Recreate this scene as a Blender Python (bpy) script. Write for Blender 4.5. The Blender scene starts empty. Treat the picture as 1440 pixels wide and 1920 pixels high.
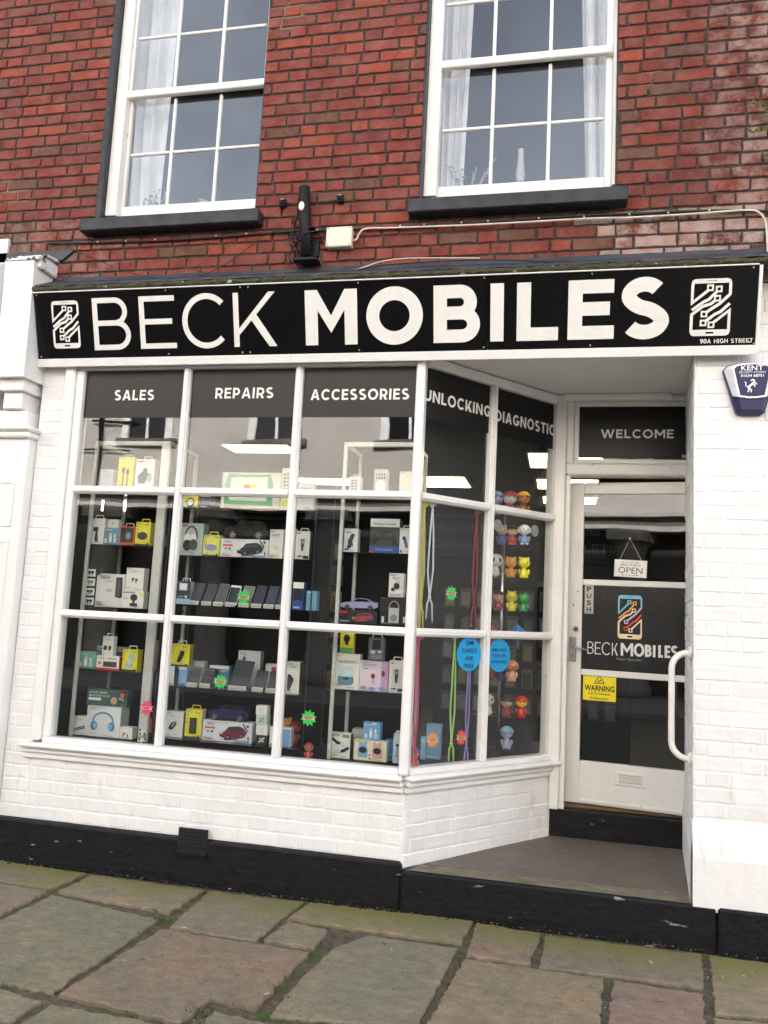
import bpy, math, random
from mathutils import Vector, Matrix
random.seed(7)
R = math.radians
SC = bpy.context.scene
COL = SC.collection
# ------------------------------------------------------------------ camera
CAM = Vector((0.0, -4.5, 1.57))
RT = Vector((0.9769101, 0.2079481, 0.0490331)); DN = Vector((0.02230378, 0.12898605, -0.99139555)); FW = Vector((-0.21248341, 0.96959795, 0.12136974))
FPX = 1521.663
cd = bpy.data.cameras.new('camera'); cam = bpy.data.objects.new('camera', cd); COL.objects.link(cam)
cd.sensor_fit = 'HORIZONTAL'; cd.sensor_width = 36; cd.lens = FPX / 1440 * 36; cd.clip_start = 0.05; cd.clip_end = 500
mw = Matrix((RT, -DN, -FW)).transposed().to_4x4(); mw.translation = CAM; cam.matrix_world = mw
SC.camera = cam
# ------------------------------------------------------------------ light
EL, AZ = 25, 14       # sun elevation; azimuth measured clockwise from +y
w = bpy.data.worlds.new('World'); SC.world = w; w.use_nodes = True
nt = w.node_tree; sky = nt.nodes.new('ShaderNodeTexSky'); sky.sky_type = 'NISHITA'; sky.sun_disc = False
sky.sun_elevation = R(EL); sky.sun_rotation = R(AZ); sky.dust_density = 4.0; sky.air_density = 1.0
hs = nt.nodes.new('ShaderNodeHueSaturation'); hs.inputs['Saturation'].default_value = 0.4
tcw = nt.nodes.new('ShaderNodeTexCoord'); cl = nt.nodes.new('ShaderNodeTexNoise'); cl.inputs['Scale'].default_value = 3.2; cl.inputs['Detail'].default_value = 7; cl.inputs['Roughness'].default_value = .55; nt.links.new(tcw.outputs['Generated'], cl.inputs['Vector'])
cr = nt.nodes.new('ShaderNodeValToRGB'); cr.color_ramp.elements[0].position = .36; cr.color_ramp.elements[1].position = .66; cr.color_ramp.elements[0].color = (.72, .73, .76, 1); cr.color_ramp.elements[1].color = (1.3, 1.27, 1.24, 1); nt.links.new(cl.outputs['Fac'], cr.inputs[0])
cm = nt.nodes.new('ShaderNodeMixRGB'); cm.blend_type = 'MULTIPLY'; cm.inputs[0].default_value = 1
nt.links.new(sky.outputs[0], hs.inputs['Color']); nt.links.new(hs.outputs[0], cm.inputs[1]); nt.links.new(cr.outputs[0], cm.inputs[2]); nt.links.new(cm.outputs[0], nt.nodes['Background'].inputs[0])
nt.nodes['Background'].inputs[1].default_value = 0.15
sl = bpy.data.lights.new('sun', 'SUN'); sl.energy = 3.2; sl.angle = R(0.6); sl.color = (1, .96, .9)
so = bpy.data.objects.new('sun', sl); COL.objects.link(so); so.location = (4, 14, 16)
sd = Vector((math.sin(R(AZ)) * math.cos(R(EL)), math.cos(R(AZ)) * math.cos(R(EL)), math.sin(R(EL))))
so.rotation_euler = (-sd).to_track_quat('-Z', 'Y').to_euler()
SC.view_settings.view_transform = 'Standard'; SC.view_settings.look = 'None'; SC.view_settings.gamma = 1
SC.view_settings.exposure = 2.36

# ------------------------------------------------------------------ helpers: tracing
def ray(u, v):
    return RT * ((u - 720) / FPX) + DN * ((v - 960) / FPX) + FW
def at(u, v, y):
    d = ray(u, v); return CAM + d * ((y - CAM.y) / d.y)
def ground(u, v, z=0.0):
    d = ray(u, v); return CAM + d * ((z - CAM.z) / d.z)
class Plane:
    """a flat face of the place: origin o, direction ux to the right, uz upwards; local y points into the wall"""
    def __init__(s, o, ux, uz=(0, 0, 1)):
        s.o = Vector(o); s.x = Vector(ux).normalized(); s.z = Vector(uz).normalized(); s.n = s.z.cross(s.x)
        m = Matrix((s.x, s.n, s.z)).transposed().to_4x4(); m.translation = s.o; s.M = m
    def uv(s, u, v):
        d = ray(u, v); p = CAM + d * ((s.o - CAM).dot(s.n) / d.dot(s.n)) - s.o
        return p.dot(s.x), p.dot(s.z)
# ------------------------------------------------------------------ helpers: materials
def lin(h):
    if not isinstance(h, str): return tuple(h)
    h = h.lstrip('#'); c = [int(h[i:i + 2], 16) / 255 for i in (0, 2, 4)]
    return tuple(x / 12.92 if x < .04045 else ((x + .055) / 1.055) ** 2.4 for x in c)
MATS = {}
def nodes(name):
    m = bpy.data.materials.new(name); m.use_nodes = True; t = m.node_tree
    return m, t, t.nodes['Principled BSDF'], lambda k: t.nodes.new('ShaderNode' + k), t.links.new
def mat(name, col, rough=.5, metal=0, var=.06, scale=30, bump=0, bscale=60, emit=0, coat=0, spec=.5):
    if name in MATS: return MATS[name]
    m, t, b, N, L = nodes(name); c = lin(col)
    tc = N('TexCoord'); n = N('TexNoise'); n.inputs['Scale'].default_value = scale; n.inputs['Detail'].default_value = 4
    L(tc.outputs['Object'], n.inputs['Vector'])
    r = N('ValToRGB'); r.color_ramp.elements[0].position = .3; r.color_ramp.elements[1].position = .7
    r.color_ramp.elements[0].color = (*[x * (1 - var) for x in c], 1); r.color_ramp.elements[1].color = (*[min(1, x * (1 + var)) for x in c], 1)
    L(n.outputs['Fac'], r.inputs[0]); L(r.outputs[0], b.inputs['Base Color'])
    b.inputs['Roughness'].default_value = rough; b.inputs['Metallic'].default_value = metal
    if coat: b.inputs['Coat Weight'].default_value = coat
    b.inputs['Specular IOR Level'].default_value = spec
    if bump:
        n2 = N('TexNoise'); n2.inputs['Scale'].default_value = bscale; n2.inputs['Detail'].default_value = 5; L(tc.outputs['Object'], n2.inputs['Vector'])
        bp = N('Bump'); bp.inputs['Strength'].default_value = bump; bp.inputs['Distance'].default_value = .01
        L(n2.outputs['Fac'], bp.inputs['Height']); L(bp.outputs[0], b.inputs['Normal'])
    if emit:
        L(r.outputs[0], b.inputs['Emission Color']); b.inputs['Emission Strength'].default_value = emit
    MATS[name] = m; return m
def ink(h, rough=.45):
    return mat('print_' + h.lstrip('#') + ('' if rough == .45 else '_%d' % (rough * 100)), h, rough, var=.03, scale=80)
def two_tone(name, c1, c2, scale, lo, hi, rough=.5, bump=0, bscale=60, c3=None, stretch=(1, 1, 1), s3=9, lo3=.6, hi3=.68, spec=.5):
    """base colour with patches (wear, stain, moss) that have a shape of their own"""
    m, t, b, N, L = nodes(name)
    tc = N('TexCoord'); mp = N('Mapping'); mp.inputs['Scale'].default_value = stretch; L(tc.outputs['Object'], mp.inputs['Vector'])
    n = N('TexNoise'); n.inputs['Scale'].default_value = scale; n.inputs['Detail'].default_value = 8; n.inputs['Roughness'].default_value = .6; L(mp.outputs[0], n.inputs['Vector'])
    r = N('ValToRGB'); r.color_ramp.elements[0].position = lo; r.color_ramp.elements[1].position = hi
    r.color_ramp.elements[0].color = (*lin(c1), 1); r.color_ramp.elements[1].color = (*lin(c2), 1)
    L(n.outputs['Fac'], r.inputs[0]); out = r.outputs[0]
    if c3:
        n3 = N('TexNoise'); n3.inputs['Scale'].default_value = s3; n3.inputs['Detail'].default_value = 8; L(mp.outputs[0], n3.inputs['Vector'])
        r3 = N('ValToRGB'); r3.color_ramp.elements[0].position = lo3; r3.color_ramp.elements[1].position = hi3; L(n3.outputs['Fac'], r3.inputs[0])
        mx = N('MixRGB'); L(r3.outputs[0], mx.inputs[0]); L(out, mx.inputs[1]); mx.inputs[2].default_value = (*lin(c3), 1); out = mx.outputs[0]
    L(out, b.inputs['Base Color']); b.inputs['Roughness'].default_value = rough; b.inputs['Specular IOR Level'].default_value = spec
    if bump:
        n2 = N('TexNoise'); n2.inputs['Scale'].default_value = bscale; n2.inputs['Detail'].default_value = 6; L(tc.outputs['Object'], n2.inputs['Vector'])
        bp = N('Bump'); bp.inputs['Strength'].default_value = bump; bp.inputs['Distance'].default_value = .01
        L(n2.outputs['Fac'], bp.inputs['Height']); L(bp.outputs[0], b.inputs['Normal'])
    MATS[name] = m; return m
def glass(name, ior=2.1, tint=(1, 1, 1), wav=.0):
    m, t, b, N, L = nodes(name); t.nodes.remove(b)
    f = N('Fresnel'); f.inputs['IOR'].default_value = ior; tr = N('BsdfTransparent'); tr.inputs[0].default_value = (*tint, 1)
    g = N('BsdfGlossy'); g.inputs['Roughness'].default_value = 0.0; g.inputs[0].default_value = (.97, .98, 1, 1)
    if wav:
        tc = N('TexCoord'); n = N('TexNoise'); n.inputs['Scale'].default_value = 2.2; n.inputs['Detail'].default_value = 1; L(tc.outputs['Object'], n.inputs['Vector'])
        bp = N('Bump'); bp.inputs['Strength'].default_value = wav; bp.inputs['Distance'].default_value = .02; L(n.outputs['Fac'], bp.inputs['Height']); L(bp.outputs[0], g.inputs['Normal'])
    geo = N('NewGeometry'); one = N('Math'); one.operation = 'SUBTRACT'; one.inputs[0].default_value = 1; L(geo.outputs['Backfacing'], one.inputs[1]); mu = N('Math'); mu.operation = 'MULTIPLY'; L(f.outputs[0], mu.inputs[0]); L(one.outputs[0], mu.inputs[1])
    x = N('MixShader'); L(mu.outputs[0], x.inputs[0]); L(tr.outputs[0], x.inputs[1]); L(g.outputs[0], x.inputs[2])
    L(x.outputs[0], t.nodes['Material Output'].inputs[0]); MATS[name] = m; return m

# ------------------------------------------------------------------ helpers: meshes
TXT = {}
def text_mesh(s, bold):
    k = (s, bold)
    if k not in TXT:
        c = bpy.data.curves.new('lettering', 'FONT'); c.body = s; c.size = 1; c.offset = bold; c.resolution_u = 3; c.fill_mode = 'FRONT'
        if bold: c.space_character = 1 + bold * 1.6
        o = bpy.data.objects.new('lettering', c); me = o.to_mesh()
        vs = [tuple(v.co[:2]) for v in me.vertices]; fs = [tuple(p.vertices) for p in me.polygons]
        o.to_mesh_clear(); bpy.data.objects.remove(o); bpy.data.curves.remove(c); TXT[k] = (vs, fs)
    return TXT[k]
CAPH = [None]
def arc(cx, cz, rx, rz, a0, a1, n=16):
    return [(cx + rx * math.cos(R(a0 + (a1 - a0) * i / n)), cz + rz * math.sin(R(a0 + (a1 - a0) * i / n))) for i in range(n + 1)]
class MB:
    def __init__(s, M=None):
        s.v = []; s.f = []; s.m = []; s.mats = []; s.sm = []; s.M = M; s.c = []; s.col = (1, 1, 1, 0); s.lay = 0
    def mi(s, m):
        if m not in s.mats: s.mats.append(m)
        return s.mats.index(m)
    def add(s, vs, fs, m, smooth=False):
        b = len(s.v)
        for p in vs:
            p = Vector(p); s.v.append(s.M @ p if s.M else p); s.c.append(s.col)
        i = s.mi(m)
        for f in fs:
            s.f.append([b + k for k in f]); s.m.append(i); s.sm.append(smooth)
        return s
    def box(s, x0, x1, y0, y1, z0, z1, m, c=0):
        if c <= 0:
            return s.add([(x, y, z) for z in (z0, z1) for y in (y0, y1) for x in (x0, x1)],
                         [(0, 1, 5, 4), (1, 3, 7, 5), (3, 2, 6, 7), (2, 0, 4, 6), (4, 5, 7, 6), (2, 3, 1, 0)], m)
        c = min(c, (x1 - x0) * .45, (y1 - y0) * .45, (z1 - z0) * .45)
        vs = []; X = (x0, x1); Y = (y0, y1); Z = (z0, z1); idx = {}
        for i in (0, 1):
            for j in (0, 1):
                for k in (0, 1):
                    sx, sy, sz = (c, -c)[i], (c, -c)[j], (c, -c)[k]
                    for a, p in enumerate(((X[i], Y[j] + sy, Z[k] + sz), (X[i] + sx, Y[j], Z[k] + sz), (X[i] + sx, Y[j] + sy, Z[k]))):
                        idx[i, j, k, a] = len(vs); vs.append(p)
        fs = []; g = lambda i, j, k, a: idx[i, j, k, a]
        cen = Vector(((x0 + x1) / 2, (y0 + y1) / 2, (z0 + z1) / 2))
        def face(l):
            p = [Vector(vs[q]) for q in l]; n = (p[1] - p[0]).cross(p[2] - p[0])
            mid = sum(p, Vector()) / len(p)
            fs.append(l if n.dot(mid - cen) > 0 else l[::-1])
        for i in (0, 1):
            face([g(i, 0, 0, 0), g(i, 1, 0, 0), g(i, 1, 1, 0), g(i, 0, 1, 0)])
            face([g(0, i, 0, 1), g(1, i, 0, 1), g(1, i, 1, 1), g(0, i, 1, 1)])
            face([g(0, 0, i, 2), g(1, 0, i, 2), g(1, 1, i, 2), g(0, 1, i, 2)])
            for j in (0, 1):
                face([g(i, j, 0, 0), g(i, j, 1, 0), g(i, j, 1, 1), g(i, j, 0, 1)])
                face([g(i, 0, j, 0), g(i, 1, j, 0), g(i, 1, j, 2), g(i, 0, j, 2)])
                face([g(0, i, j, 1), g(1, i, j, 1), g(1, i, j, 2), g(0, i, j, 2)])
                for k in (0, 1): face([g(i, j, k, 0), g(i, j, k, 1), g(i, j, k, 2)])
        return s.add(vs, fs, m)
    def poly(s, pts, y, m):
        a = sum(p[0] * q[1] - q[0] * p[1] for p, q in zip(pts, pts[1:] + pts[:1]))
        if a < 0: pts = pts[::-1]
        return s.add([(p[0], y, p[1]) for p in pts], [list(range(len(pts)))], m)
    def prism(s, pts, y0, y1, m):
        a = sum(p[0] * q[1] - q[0] * p[1] for p, q in zip(pts, pts[1:] + pts[:1]))
        if a < 0: pts = pts[::-1]
        n = len(pts); vs = [(p[0], y0, p[1]) for p in pts] + [(p[0], y1, p[1]) for p in pts]
        return s.add(vs, [list(range(n)), list(range(2 * n - 1, n - 1, -1))] + [(i, n + i, n + (i + 1) % n, (i + 1) % n) for i in range(n)], m)
    def strip(s, path, wd, y, m, closed=False):
        s.lay += 1; y = y - .00012 * (s.lay % 8); n = len(path); A = []
        for i, p in enumerate(path):
            a = path[i - 1] if (i or closed) else p; b = path[(i + 1) % n] if (i < n - 1 or closed) else p
            d1 = Vector((p[0] - a[0], p[1] - a[1])); d2 = Vector((b[0] - p[0], b[1] - p[1]))
            if d1.length < 1e-9: d1 = d2
            if d2.length < 1e-9: d2 = d1
            d1.normalize(); d2.normalize(); t = d1 + d2
            t = t.normalized() if t.length > 1e-6 else d1
            k = wd / 2 / max(.5, t.dot(d1)); nx, nz = -t.y * k, t.x * k
            A.append(((p[0] + nx, y, p[1] + nz), (p[0] - nx, y, p[1] - nz)))
        vs = [q for a in A for q in a]; fs = []
        for i in range(n if closed else n - 1):
            j = (i + 1) % n; fs.append((2 * i, 2 * i + 1, 2 * j + 1, 2 * j))
        return s.add(vs, fs, m)
    def ell(s, cx, cz, rx, rz, y, m, n=24):
        return s.poly(arc(cx, cz, rx, rz, 0, 360 - 360 / n, n - 1), y, m)
    def ellprism(s, cx, cz, rx, rz, y0, y1, m, n=32):
        return s.prism(arc(cx, cz, rx, rz, 0, 360 - 360 / n, n - 1), y0, y1, m)
    def tube(s, path, r, m, n=8, caps=True):
        P = [Vector(p) for p in path]; vs = []; fs = []; up = None
        for i, p in enumerate(P):
            d = (P[min(i + 1, len(P) - 1)] - P[max(i - 1, 0)]).normalized()
            if up is None: up = Vector((0, 0, 1)) if abs(d.z) < .9 else Vector((1, 0, 0))
            e1 = d.cross(up).normalized(); e2 = e1.cross(d).normalized(); up = e2
            rr = r[i] if isinstance(r, (list, tuple)) else r
            for k in range(n):
                a = 2 * math.pi * k / n; vs.append(p + e1 * (rr * math.cos(a)) + e2 * (rr * math.sin(a)))
        for i in range(len(P) - 1):
            for k in range(n):
                fs.append((i * n + k, i * n + (k + 1) % n, (i + 1) * n + (k + 1) % n, (i + 1) * n + k))
        if caps: fs += [list(range(n - 1, -1, -1)), list(range((len(P) - 1) * n, len(P) * n))]
        return s.add(vs, fs, m, True)
    def lathe(s, prof, cen, m, n=20, smooth=True):
        vs = []; fs = []; k = len(prof)
        for i in range(n):
            a = 2 * math.pi * i / n
            vs += [(cen[0] + r * math.cos(a), cen[1] + r * math.sin(a), cen[2] + z) for r, z in prof]
        for i in range(n):
            j = (i + 1) % n
            for q in range(k - 1): fs.append((i * k + q, j * k + q, j * k + q + 1, i * k + q + 1))
        return s.add(vs, fs, m, smooth)
    def ball(s, c, r, m, nu=16, nv=10, lo=-90, hi=90):
        r = r if isinstance(r, (tuple, list)) else (r, r, r); vs = []; fs = []
        for j in range(nv + 1):
            t = R(lo + (hi - lo) * j / nv)
            for i in range(nu):
                a = 2 * math.pi * i / nu; vs.append((c[0] + r[0] * math.cos(t) * math.cos(a), c[1] + r[1] * math.cos(t) * math.sin(a), c[2] + r[2] * math.sin(t)))
        for j in range(nv):
            for i in range(nu): fs.append((j * nu + i, j * nu + (i + 1) % nu, (j + 1) * nu + (i + 1) % nu, (j + 1) * nu + i))
        return s.add(vs, fs, m, True)
    def text(s, t, cx, cz, h, m, y, W=None, bold=.0, align=0):
        vs, fs = text_mesh(t, bold)
        if CAPH[0] is None: CAPH[0] = max(v[1] for v in text_mesh('H', 0)[0])
        if not vs: return s
        k = h / CAPH[0]; x0 = min(v[0] for v in vs); x1 = max(v[0] for v in vs); kx = W / (x1 - x0) if W else k
        ox = cx - (x0 + x1) / 2 * kx if align == 0 else cx - x0 * kx
        # rest the capitals on cz - h/2
        return s.add([(ox + a * kx, y, cz - h / 2 + b * k) for a, b in vs], fs, m)
ORG = {}
def tag(o, label=None, cat=None, group=None, kind=None):
    if label: o['label'] = label
    if cat: o['category'] = cat
    if group: o['group'] = group
    if kind: o['kind'] = kind
    return o
def empty(name, loc, label, cat, group=None):
    o = bpy.data.objects.new(name, None); COL.objects.link(o); o.location = loc; o.empty_display_size = .05; ORG[o.name] = Vector(loc)
    return tag(o, label, cat, group)
def obj(name, mb, parent=None, loc=None, label=None, cat=None, group=None, kind=None):
    po = ORG[parent.name] if parent else Vector()
    o0 = Vector(loc) if loc is not None else po
    me = bpy.data.meshes.new(name); me.from_pydata([tuple(v - o0) for v in mb.v], [], mb.f)
    for m in mb.mats: me.materials.append(m)
    me.polygons.foreach_set('material_index', mb.m); me.polygons.foreach_set('use_smooth', mb.sm)
    if any(c != (1, 1, 1, 0) for c in mb.c):
        a = me.color_attributes.new('tint', 'FLOAT_COLOR', 'POINT'); a.data.foreach_set('color', [x for c in mb.c for x in c])
    me.update()
    o = bpy.data.objects.new(name, me); COL.objects.link(o); o.parent = parent; o.location = o0 - po; ORG[o.name] = o0
    return tag(o, label, cat, group, kind)
def copy_tree(o, loc, label=None):
    c = o.copy(); COL.objects.link(c); c.location = loc; ORG[c.name] = Vector(loc)
    if label: c['label'] = label
    for ch in o.children:
        d = ch.copy(); COL.objects.link(d); d.parent = c
    return c

# ------------------------------------------------------------------ materials of the place
def tint_mat(name, rough, bump, bscale, kind):
    m, t, b, N, L = nodes(name)
    at_ = N('Attribute'); at_.attribute_name = 'tint'; tc = N('TexCoord')
    def noise(sc, det=6, vec=None, ro=.6):
        n = N('TexNoise'); n.inputs['Scale'].default_value = sc; n.inputs['Detail'].default_value = det; n.inputs['Roughness'].default_value = ro
        L(vec or tc.outputs['Object'], n.inputs['Vector']); return n.outputs['Fac']
    def ramp(f, a, b_, ca=(0, 0, 0), cb=(1, 1, 1)):
        r = N('ValToRGB'); r.color_ramp.elements[0].position = a; r.color_ramp.elements[1].position = b_
        r.color_ramp.elements[0].color = (*ca, 1); r.color_ramp.elements[1].color = (*cb, 1); L(f, r.inputs[0]); return r.outputs[0]
    def mix(mode, fac, a, b_):
        x = N('MixRGB'); x.blend_type = mode
        for i, q in enumerate((fac, a, b_)):
            if hasattr(q, 'is_output'): L(q, x.inputs[i])
            elif i == 0: x.inputs[0].default_value = q
            else: x.inputs[i].default_value = (*q, 1)
        return x.outputs[0]
    def math_(op, a, b_):
        x = N('Math'); x.operation = op
        for i, q in enumerate((a, b_)):
            if hasattr(q, 'is_output'): L(q, x.inputs[i])
            else: x.inputs[i].default_value = q
        return x.outputs[0]
    out = mix('MULTIPLY', 1, at_.outputs['Color'], ramp(noise(14), .3, .72, (.74, .7, .7), (1.2, 1.16, 1.14)))
    if kind == 'brick':
        out = mix('MULTIPLY', 1, out, ramp(noise(130, 3), .3, .7, (.82, .82, .82), (1.12, 1.12, 1.12)))
        dk = ramp(noise(33, 5), .66, .74); out = mix('MIX', math_('MULTIPLY', dk, .55), out, (.05, .035, .03))
        f = math_('MULTIPLY', ramp(noise(9, 9, ro=.7), .42, .6), at_.outputs['Alpha']); out = mix('MIX', f, out, (.36, .27, .24))
        sp = ramp(noise(60, 4), .735, .75); out = mix('MIX', math_('MULTIPLY', sp, .4), out, (.5, .4, .32))
    else:
        big = noise(2.6, 5, ro=.62); out = mix('MULTIPLY', 1, out, ramp(big, .36, .64, (.86, .92, .9), (1.12, 1.0, .92)))
        out = mix('MULTIPLY', 1, out, ramp(noise(55, 6, ro=.75), .3, .7, (.72, .72, .72), (1.18, 1.18, 1.18)))
        st_ = N('Mapping'); st_.inputs['Scale'].default_value = (3, 22, 1); st_.inputs['Rotation'].default_value = (0, 0, .5); L(tc.outputs['Object'], st_.inputs['Vector'])
        out = mix('MULTIPLY', 1, out, ramp(noise(2, 5, st_.outputs[0]), .3, .7, (.86, .86, .86), (1.1, 1.1, 1.1)))
        pit = ramp(noise(34, 4), .63, .66); pf = ramp(noise(2.4, 2), .47, .6)
        out = mix('MIX', math_('MULTIPLY', math_('MULTIPLY', pit, pf), .75), out, (.025, .022, .018))
        sp = N('SeparateXYZ'); L(tc.outputs['Object'], sp.inputs[0])
        mr = N('MapRange'); mr.inputs[1].default_value = -.75; mr.inputs[2].default_value = -.02; L(sp.outputs[1], mr.inputs[0])
        near = math_('ADD', math_('MULTIPLY', mr.outputs[0], .62), math_('MULTIPLY', noise(3.2, 7), .75))
        f = ramp(near, .66, .92); out = mix('MIX', math_('MULTIPLY', f, .85), out, (.15, .148, .04))
        out = mix('MIX', math_('MULTIPLY', ramp(noise(70, 4), .74, .76), .35), out, (.4, .38, .33))
    L(out, b.inputs['Base Color']); b.inputs['Roughness'].default_value = rough
    n2 = noise(bscale, 8, ro=.65); bp = N('Bump'); bp.inputs['Strength'].default_value = bump; bp.inputs['Distance'].default_value = .008
    L(n2, bp.inputs['Height']); L(bp.outputs[0], b.inputs['Normal']); MATS[name] = m; return m
BRICK = tint_mat('old_red_brick', .85, .55, 70, 'brick')
FLAG = tint_mat('york_stone_flag', .78, .5, 34, 'flag')
MORTAR = two_tone('dark_mortar', (.04, .034, .031), (.085, .07, .062), 25, .35, .7, .95, .6, 90, (.2, .165, .115), s3=2.2, lo3=.64, hi3=.7, spec=.2)
WBRICK = two_tone('white_masonry_paint', (.80, .795, .80), (.85, .847, .85), 5, .35, .65, .6, .3, 22, (.6, .57, .53), s3=4.5, lo3=.64, hi3=.8, stretch=(3, 3, .8))
t_ = WBRICK.node_tree; b_ = t_.nodes['Principled BSDF']; l_ = b_.inputs['Base Color'].links[0].from_socket; a_ = t_.nodes.new('ShaderNodeAttribute'); a_.attribute_name = 'tint'
x_ = t_.nodes.new('ShaderNodeMixRGB'); x_.blend_type = 'MULTIPLY'; x_.inputs[0].default_value = 1; t_.links.new(l_, x_.inputs[1]); t_.links.new(a_.outputs['Color'], x_.inputs[2]); t_.links.new(x_.outputs[0], b_.inputs['Base Color'])
WOODW = two_tone('white_gloss_paint', (.80, .79, .775), (.84, .835, .825), 6, .35, .65, .3, .12, 40, (.66, .61, .54), s3=14, lo3=.7, hi3=.78)
WOODC = two_tone('cream_white_paint', (.78, .765, .73), (.83, .82, .79), 6, .35, .65, .38, .15, 40, (.55, .5, .42), s3=18, lo3=.69, hi3=.76)
BLACKP = two_tone('black_bitumen_paint', (.008, .008, .009), (.016, .016, .018), 12, .35, .65, .42, .5, 38, (.22, .21, .2), s3=7, lo3=.695, hi3=.72, stretch=(1, 1, 3.5), spec=.2)
NAVYP = two_tone('blue_black_gloss', (.012, .014, .019), (.03, .034, .043), 12, .35, .65, .38, .3, 30, (.3, .3, .3), s3=26, lo3=.74, hi3=.76, spec=.3)
LEAD = two_tone('dark_lead', (.02, .024, .034), (.05, .056, .072), 7, .35, .7, .5, .5, 20, (.4, .4, .38), s3=22, lo3=.72, hi3=.74)
MOSSY = two_tone('mossy_timber', (.03, .034, .011), (.07, .066, .032), 18, .35, .65, .9, .9, 40, (.5, .48, .4), s3=16, lo3=.64, hi3=.67, stretch=(1, 1, 2))
CHIP = two_tone('flaking_white_paint', (.05, .05, .055), (.78, .77, .75), 14, .4, .43, .7, .6, 30)
SIGNB = mat('black_sign_panel', (.004, .004, .0045), .2, var=.1, scale=3, spec=.22)
SIGNW = mat('ivory_lettering', (.77, .765, .735), .45, var=.03)
VINYL = mat('dark_window_vinyl', (.009, .0085, .008), .34, var=.1, scale=6, spec=.32)
WHITE = ink('#f4f3f0'); BLK = ink('#111113')
ALU = mat('brushed_aluminium', (.62, .62, .6), .35, .85, var=.08, scale=60)
STEEL = mat('satin_steel', (.5, .49, .47), .3, .9, var=.1, scale=50)
CHROME = mat('chrome', (.75, .75, .76), .15, 1)
SHELF = mat('black_glass_shelf', (.004, .004, .0045), .12, var=.1, spec=.3)
CLEAR = glass('clear_acrylic', 1.35, (.93, .95, .95))
PANE = glass('shop_glass', 1.95, (.96, .97, .96), .05)
PANE2 = glass('old_sash_glass', 2.15, (.9, .92, .93), .02)
PLUSH = mat('black_plastic', (.012, .012, .013), .4, var=.1)
SCREEN = mat('phone_screen', (.02, .022, .028), .08, var=.1)
GEAR = mat('dark_interior', (.004, .004, .004), .7, var=.2, scale=4, spec=.15)

# ------------------------------------------------------------------ ground, road, sky side
def flat(name, x0, x1, y0, y1, z, m, th=.1):
    o = obj(name, MB().box(x0, x1, y0, y1, z - th, z, m), kind='structure'); return o
SOIL = two_tone('joint_soil', (.045, .037, .026), (.12, .1, .07), 30, .35, .65, .95, .9, 60, (.05, .075, .014), s3=5, lo3=.57, hi3=.68)
TAR = two_tone('asphalt', (.045, .045, .046), (.06, .06, .06), 60, .3, .7, .85, .5, 150)
CONC = two_tone('kerb_stone', (.2, .19, .18), (.3, .29, .27), 20, .3, .7, .8, .4, 80)
flat('ground', -70, 70, -70, 70, -.14, two_tone('earth', (.06, .05, .04), (.1, .09, .07), 2, .3, .7, .95))
flat('pavement_bed', -12, 9, -2.75, -.0, -.016, SOIL, .11)
flat('kerb', -12, 9, -2.9, -2.752, .0, CONC, .13)
flat('road', -40, 40, -8.8, -2.902, -.11, TAR, .02)
flat('far_pavement', -20, 16, -12.0, -8.802, .0, two_tone('grey_paving', (.13, .125, .12), (.19, .18, .17), 1.2, .35, .65, .85), .13)

FL = MB()
def slab(pts, tint, inset=.004):
    n = len(pts); a = sum(p[0] * q[1] - q[0] * p[1] for p, q in zip(pts, pts[1:] + pts[:1]))
    if a < 0: pts = pts[::-1]
    P = [Vector((p[0], p[1])) for p in pts]; out = []
    for i in range(n):
        p, q = P[i], P[(i + 1) % n]; d = q - p; k = max(1, int(d.length / .028)); nn = Vector((-d.y, d.x)).normalized()
        for j in range(k):
            t = j / k; b = p + d * t; off = inset + (random.random() - .3) * .013 * (1.6 if random.random() < .15 else 1)
            if j == 0:
                pr = P[i - 1]; d0 = (p - pr).normalized(); n0 = Vector((-d0.y, d0.x)); b = b + (n0 + nn).normalized() * (inset * 1.5 + .002)
            else: b = b + nn * off
            out.append(b)
    FL.col = (*tint, 1); z = random.uniform(-.003, .003); tx, ty = random.uniform(-.004, .004), random.uniform(-.004, .004)
    c = sum(out, Vector((0, 0))) / len(out); N = len(out); vs = []
    for b in out: vs.append((b.x, b.y, -.05))
    for b in out: vs.append((b.x, b.y, z - .006 + tx * (b.x - c.x) + ty * (b.y - c.y)))
    for b in out:
        e = (c - b).normalized() * .0055; vs.append((b.x + e.x, b.y + e.y, z + tx * (b.x - c.x) + ty * (b.y - c.y)))
    fs = [(r * N + i, r * N + (i + 1) % N, (r + 1) * N + (i + 1) % N, (r + 1) * N + i) for r in (0, 1) for i in range(N)]
    FL.add(vs, fs + [list(range(2 * N, 3 * N))], FLAG)
T1, T2, T3, T4, T5 = (.22, .195, .138), (.21, .178, .138), (.2, .184, .138), (.195, .182, .15), (.23, .197, .142)
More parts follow.
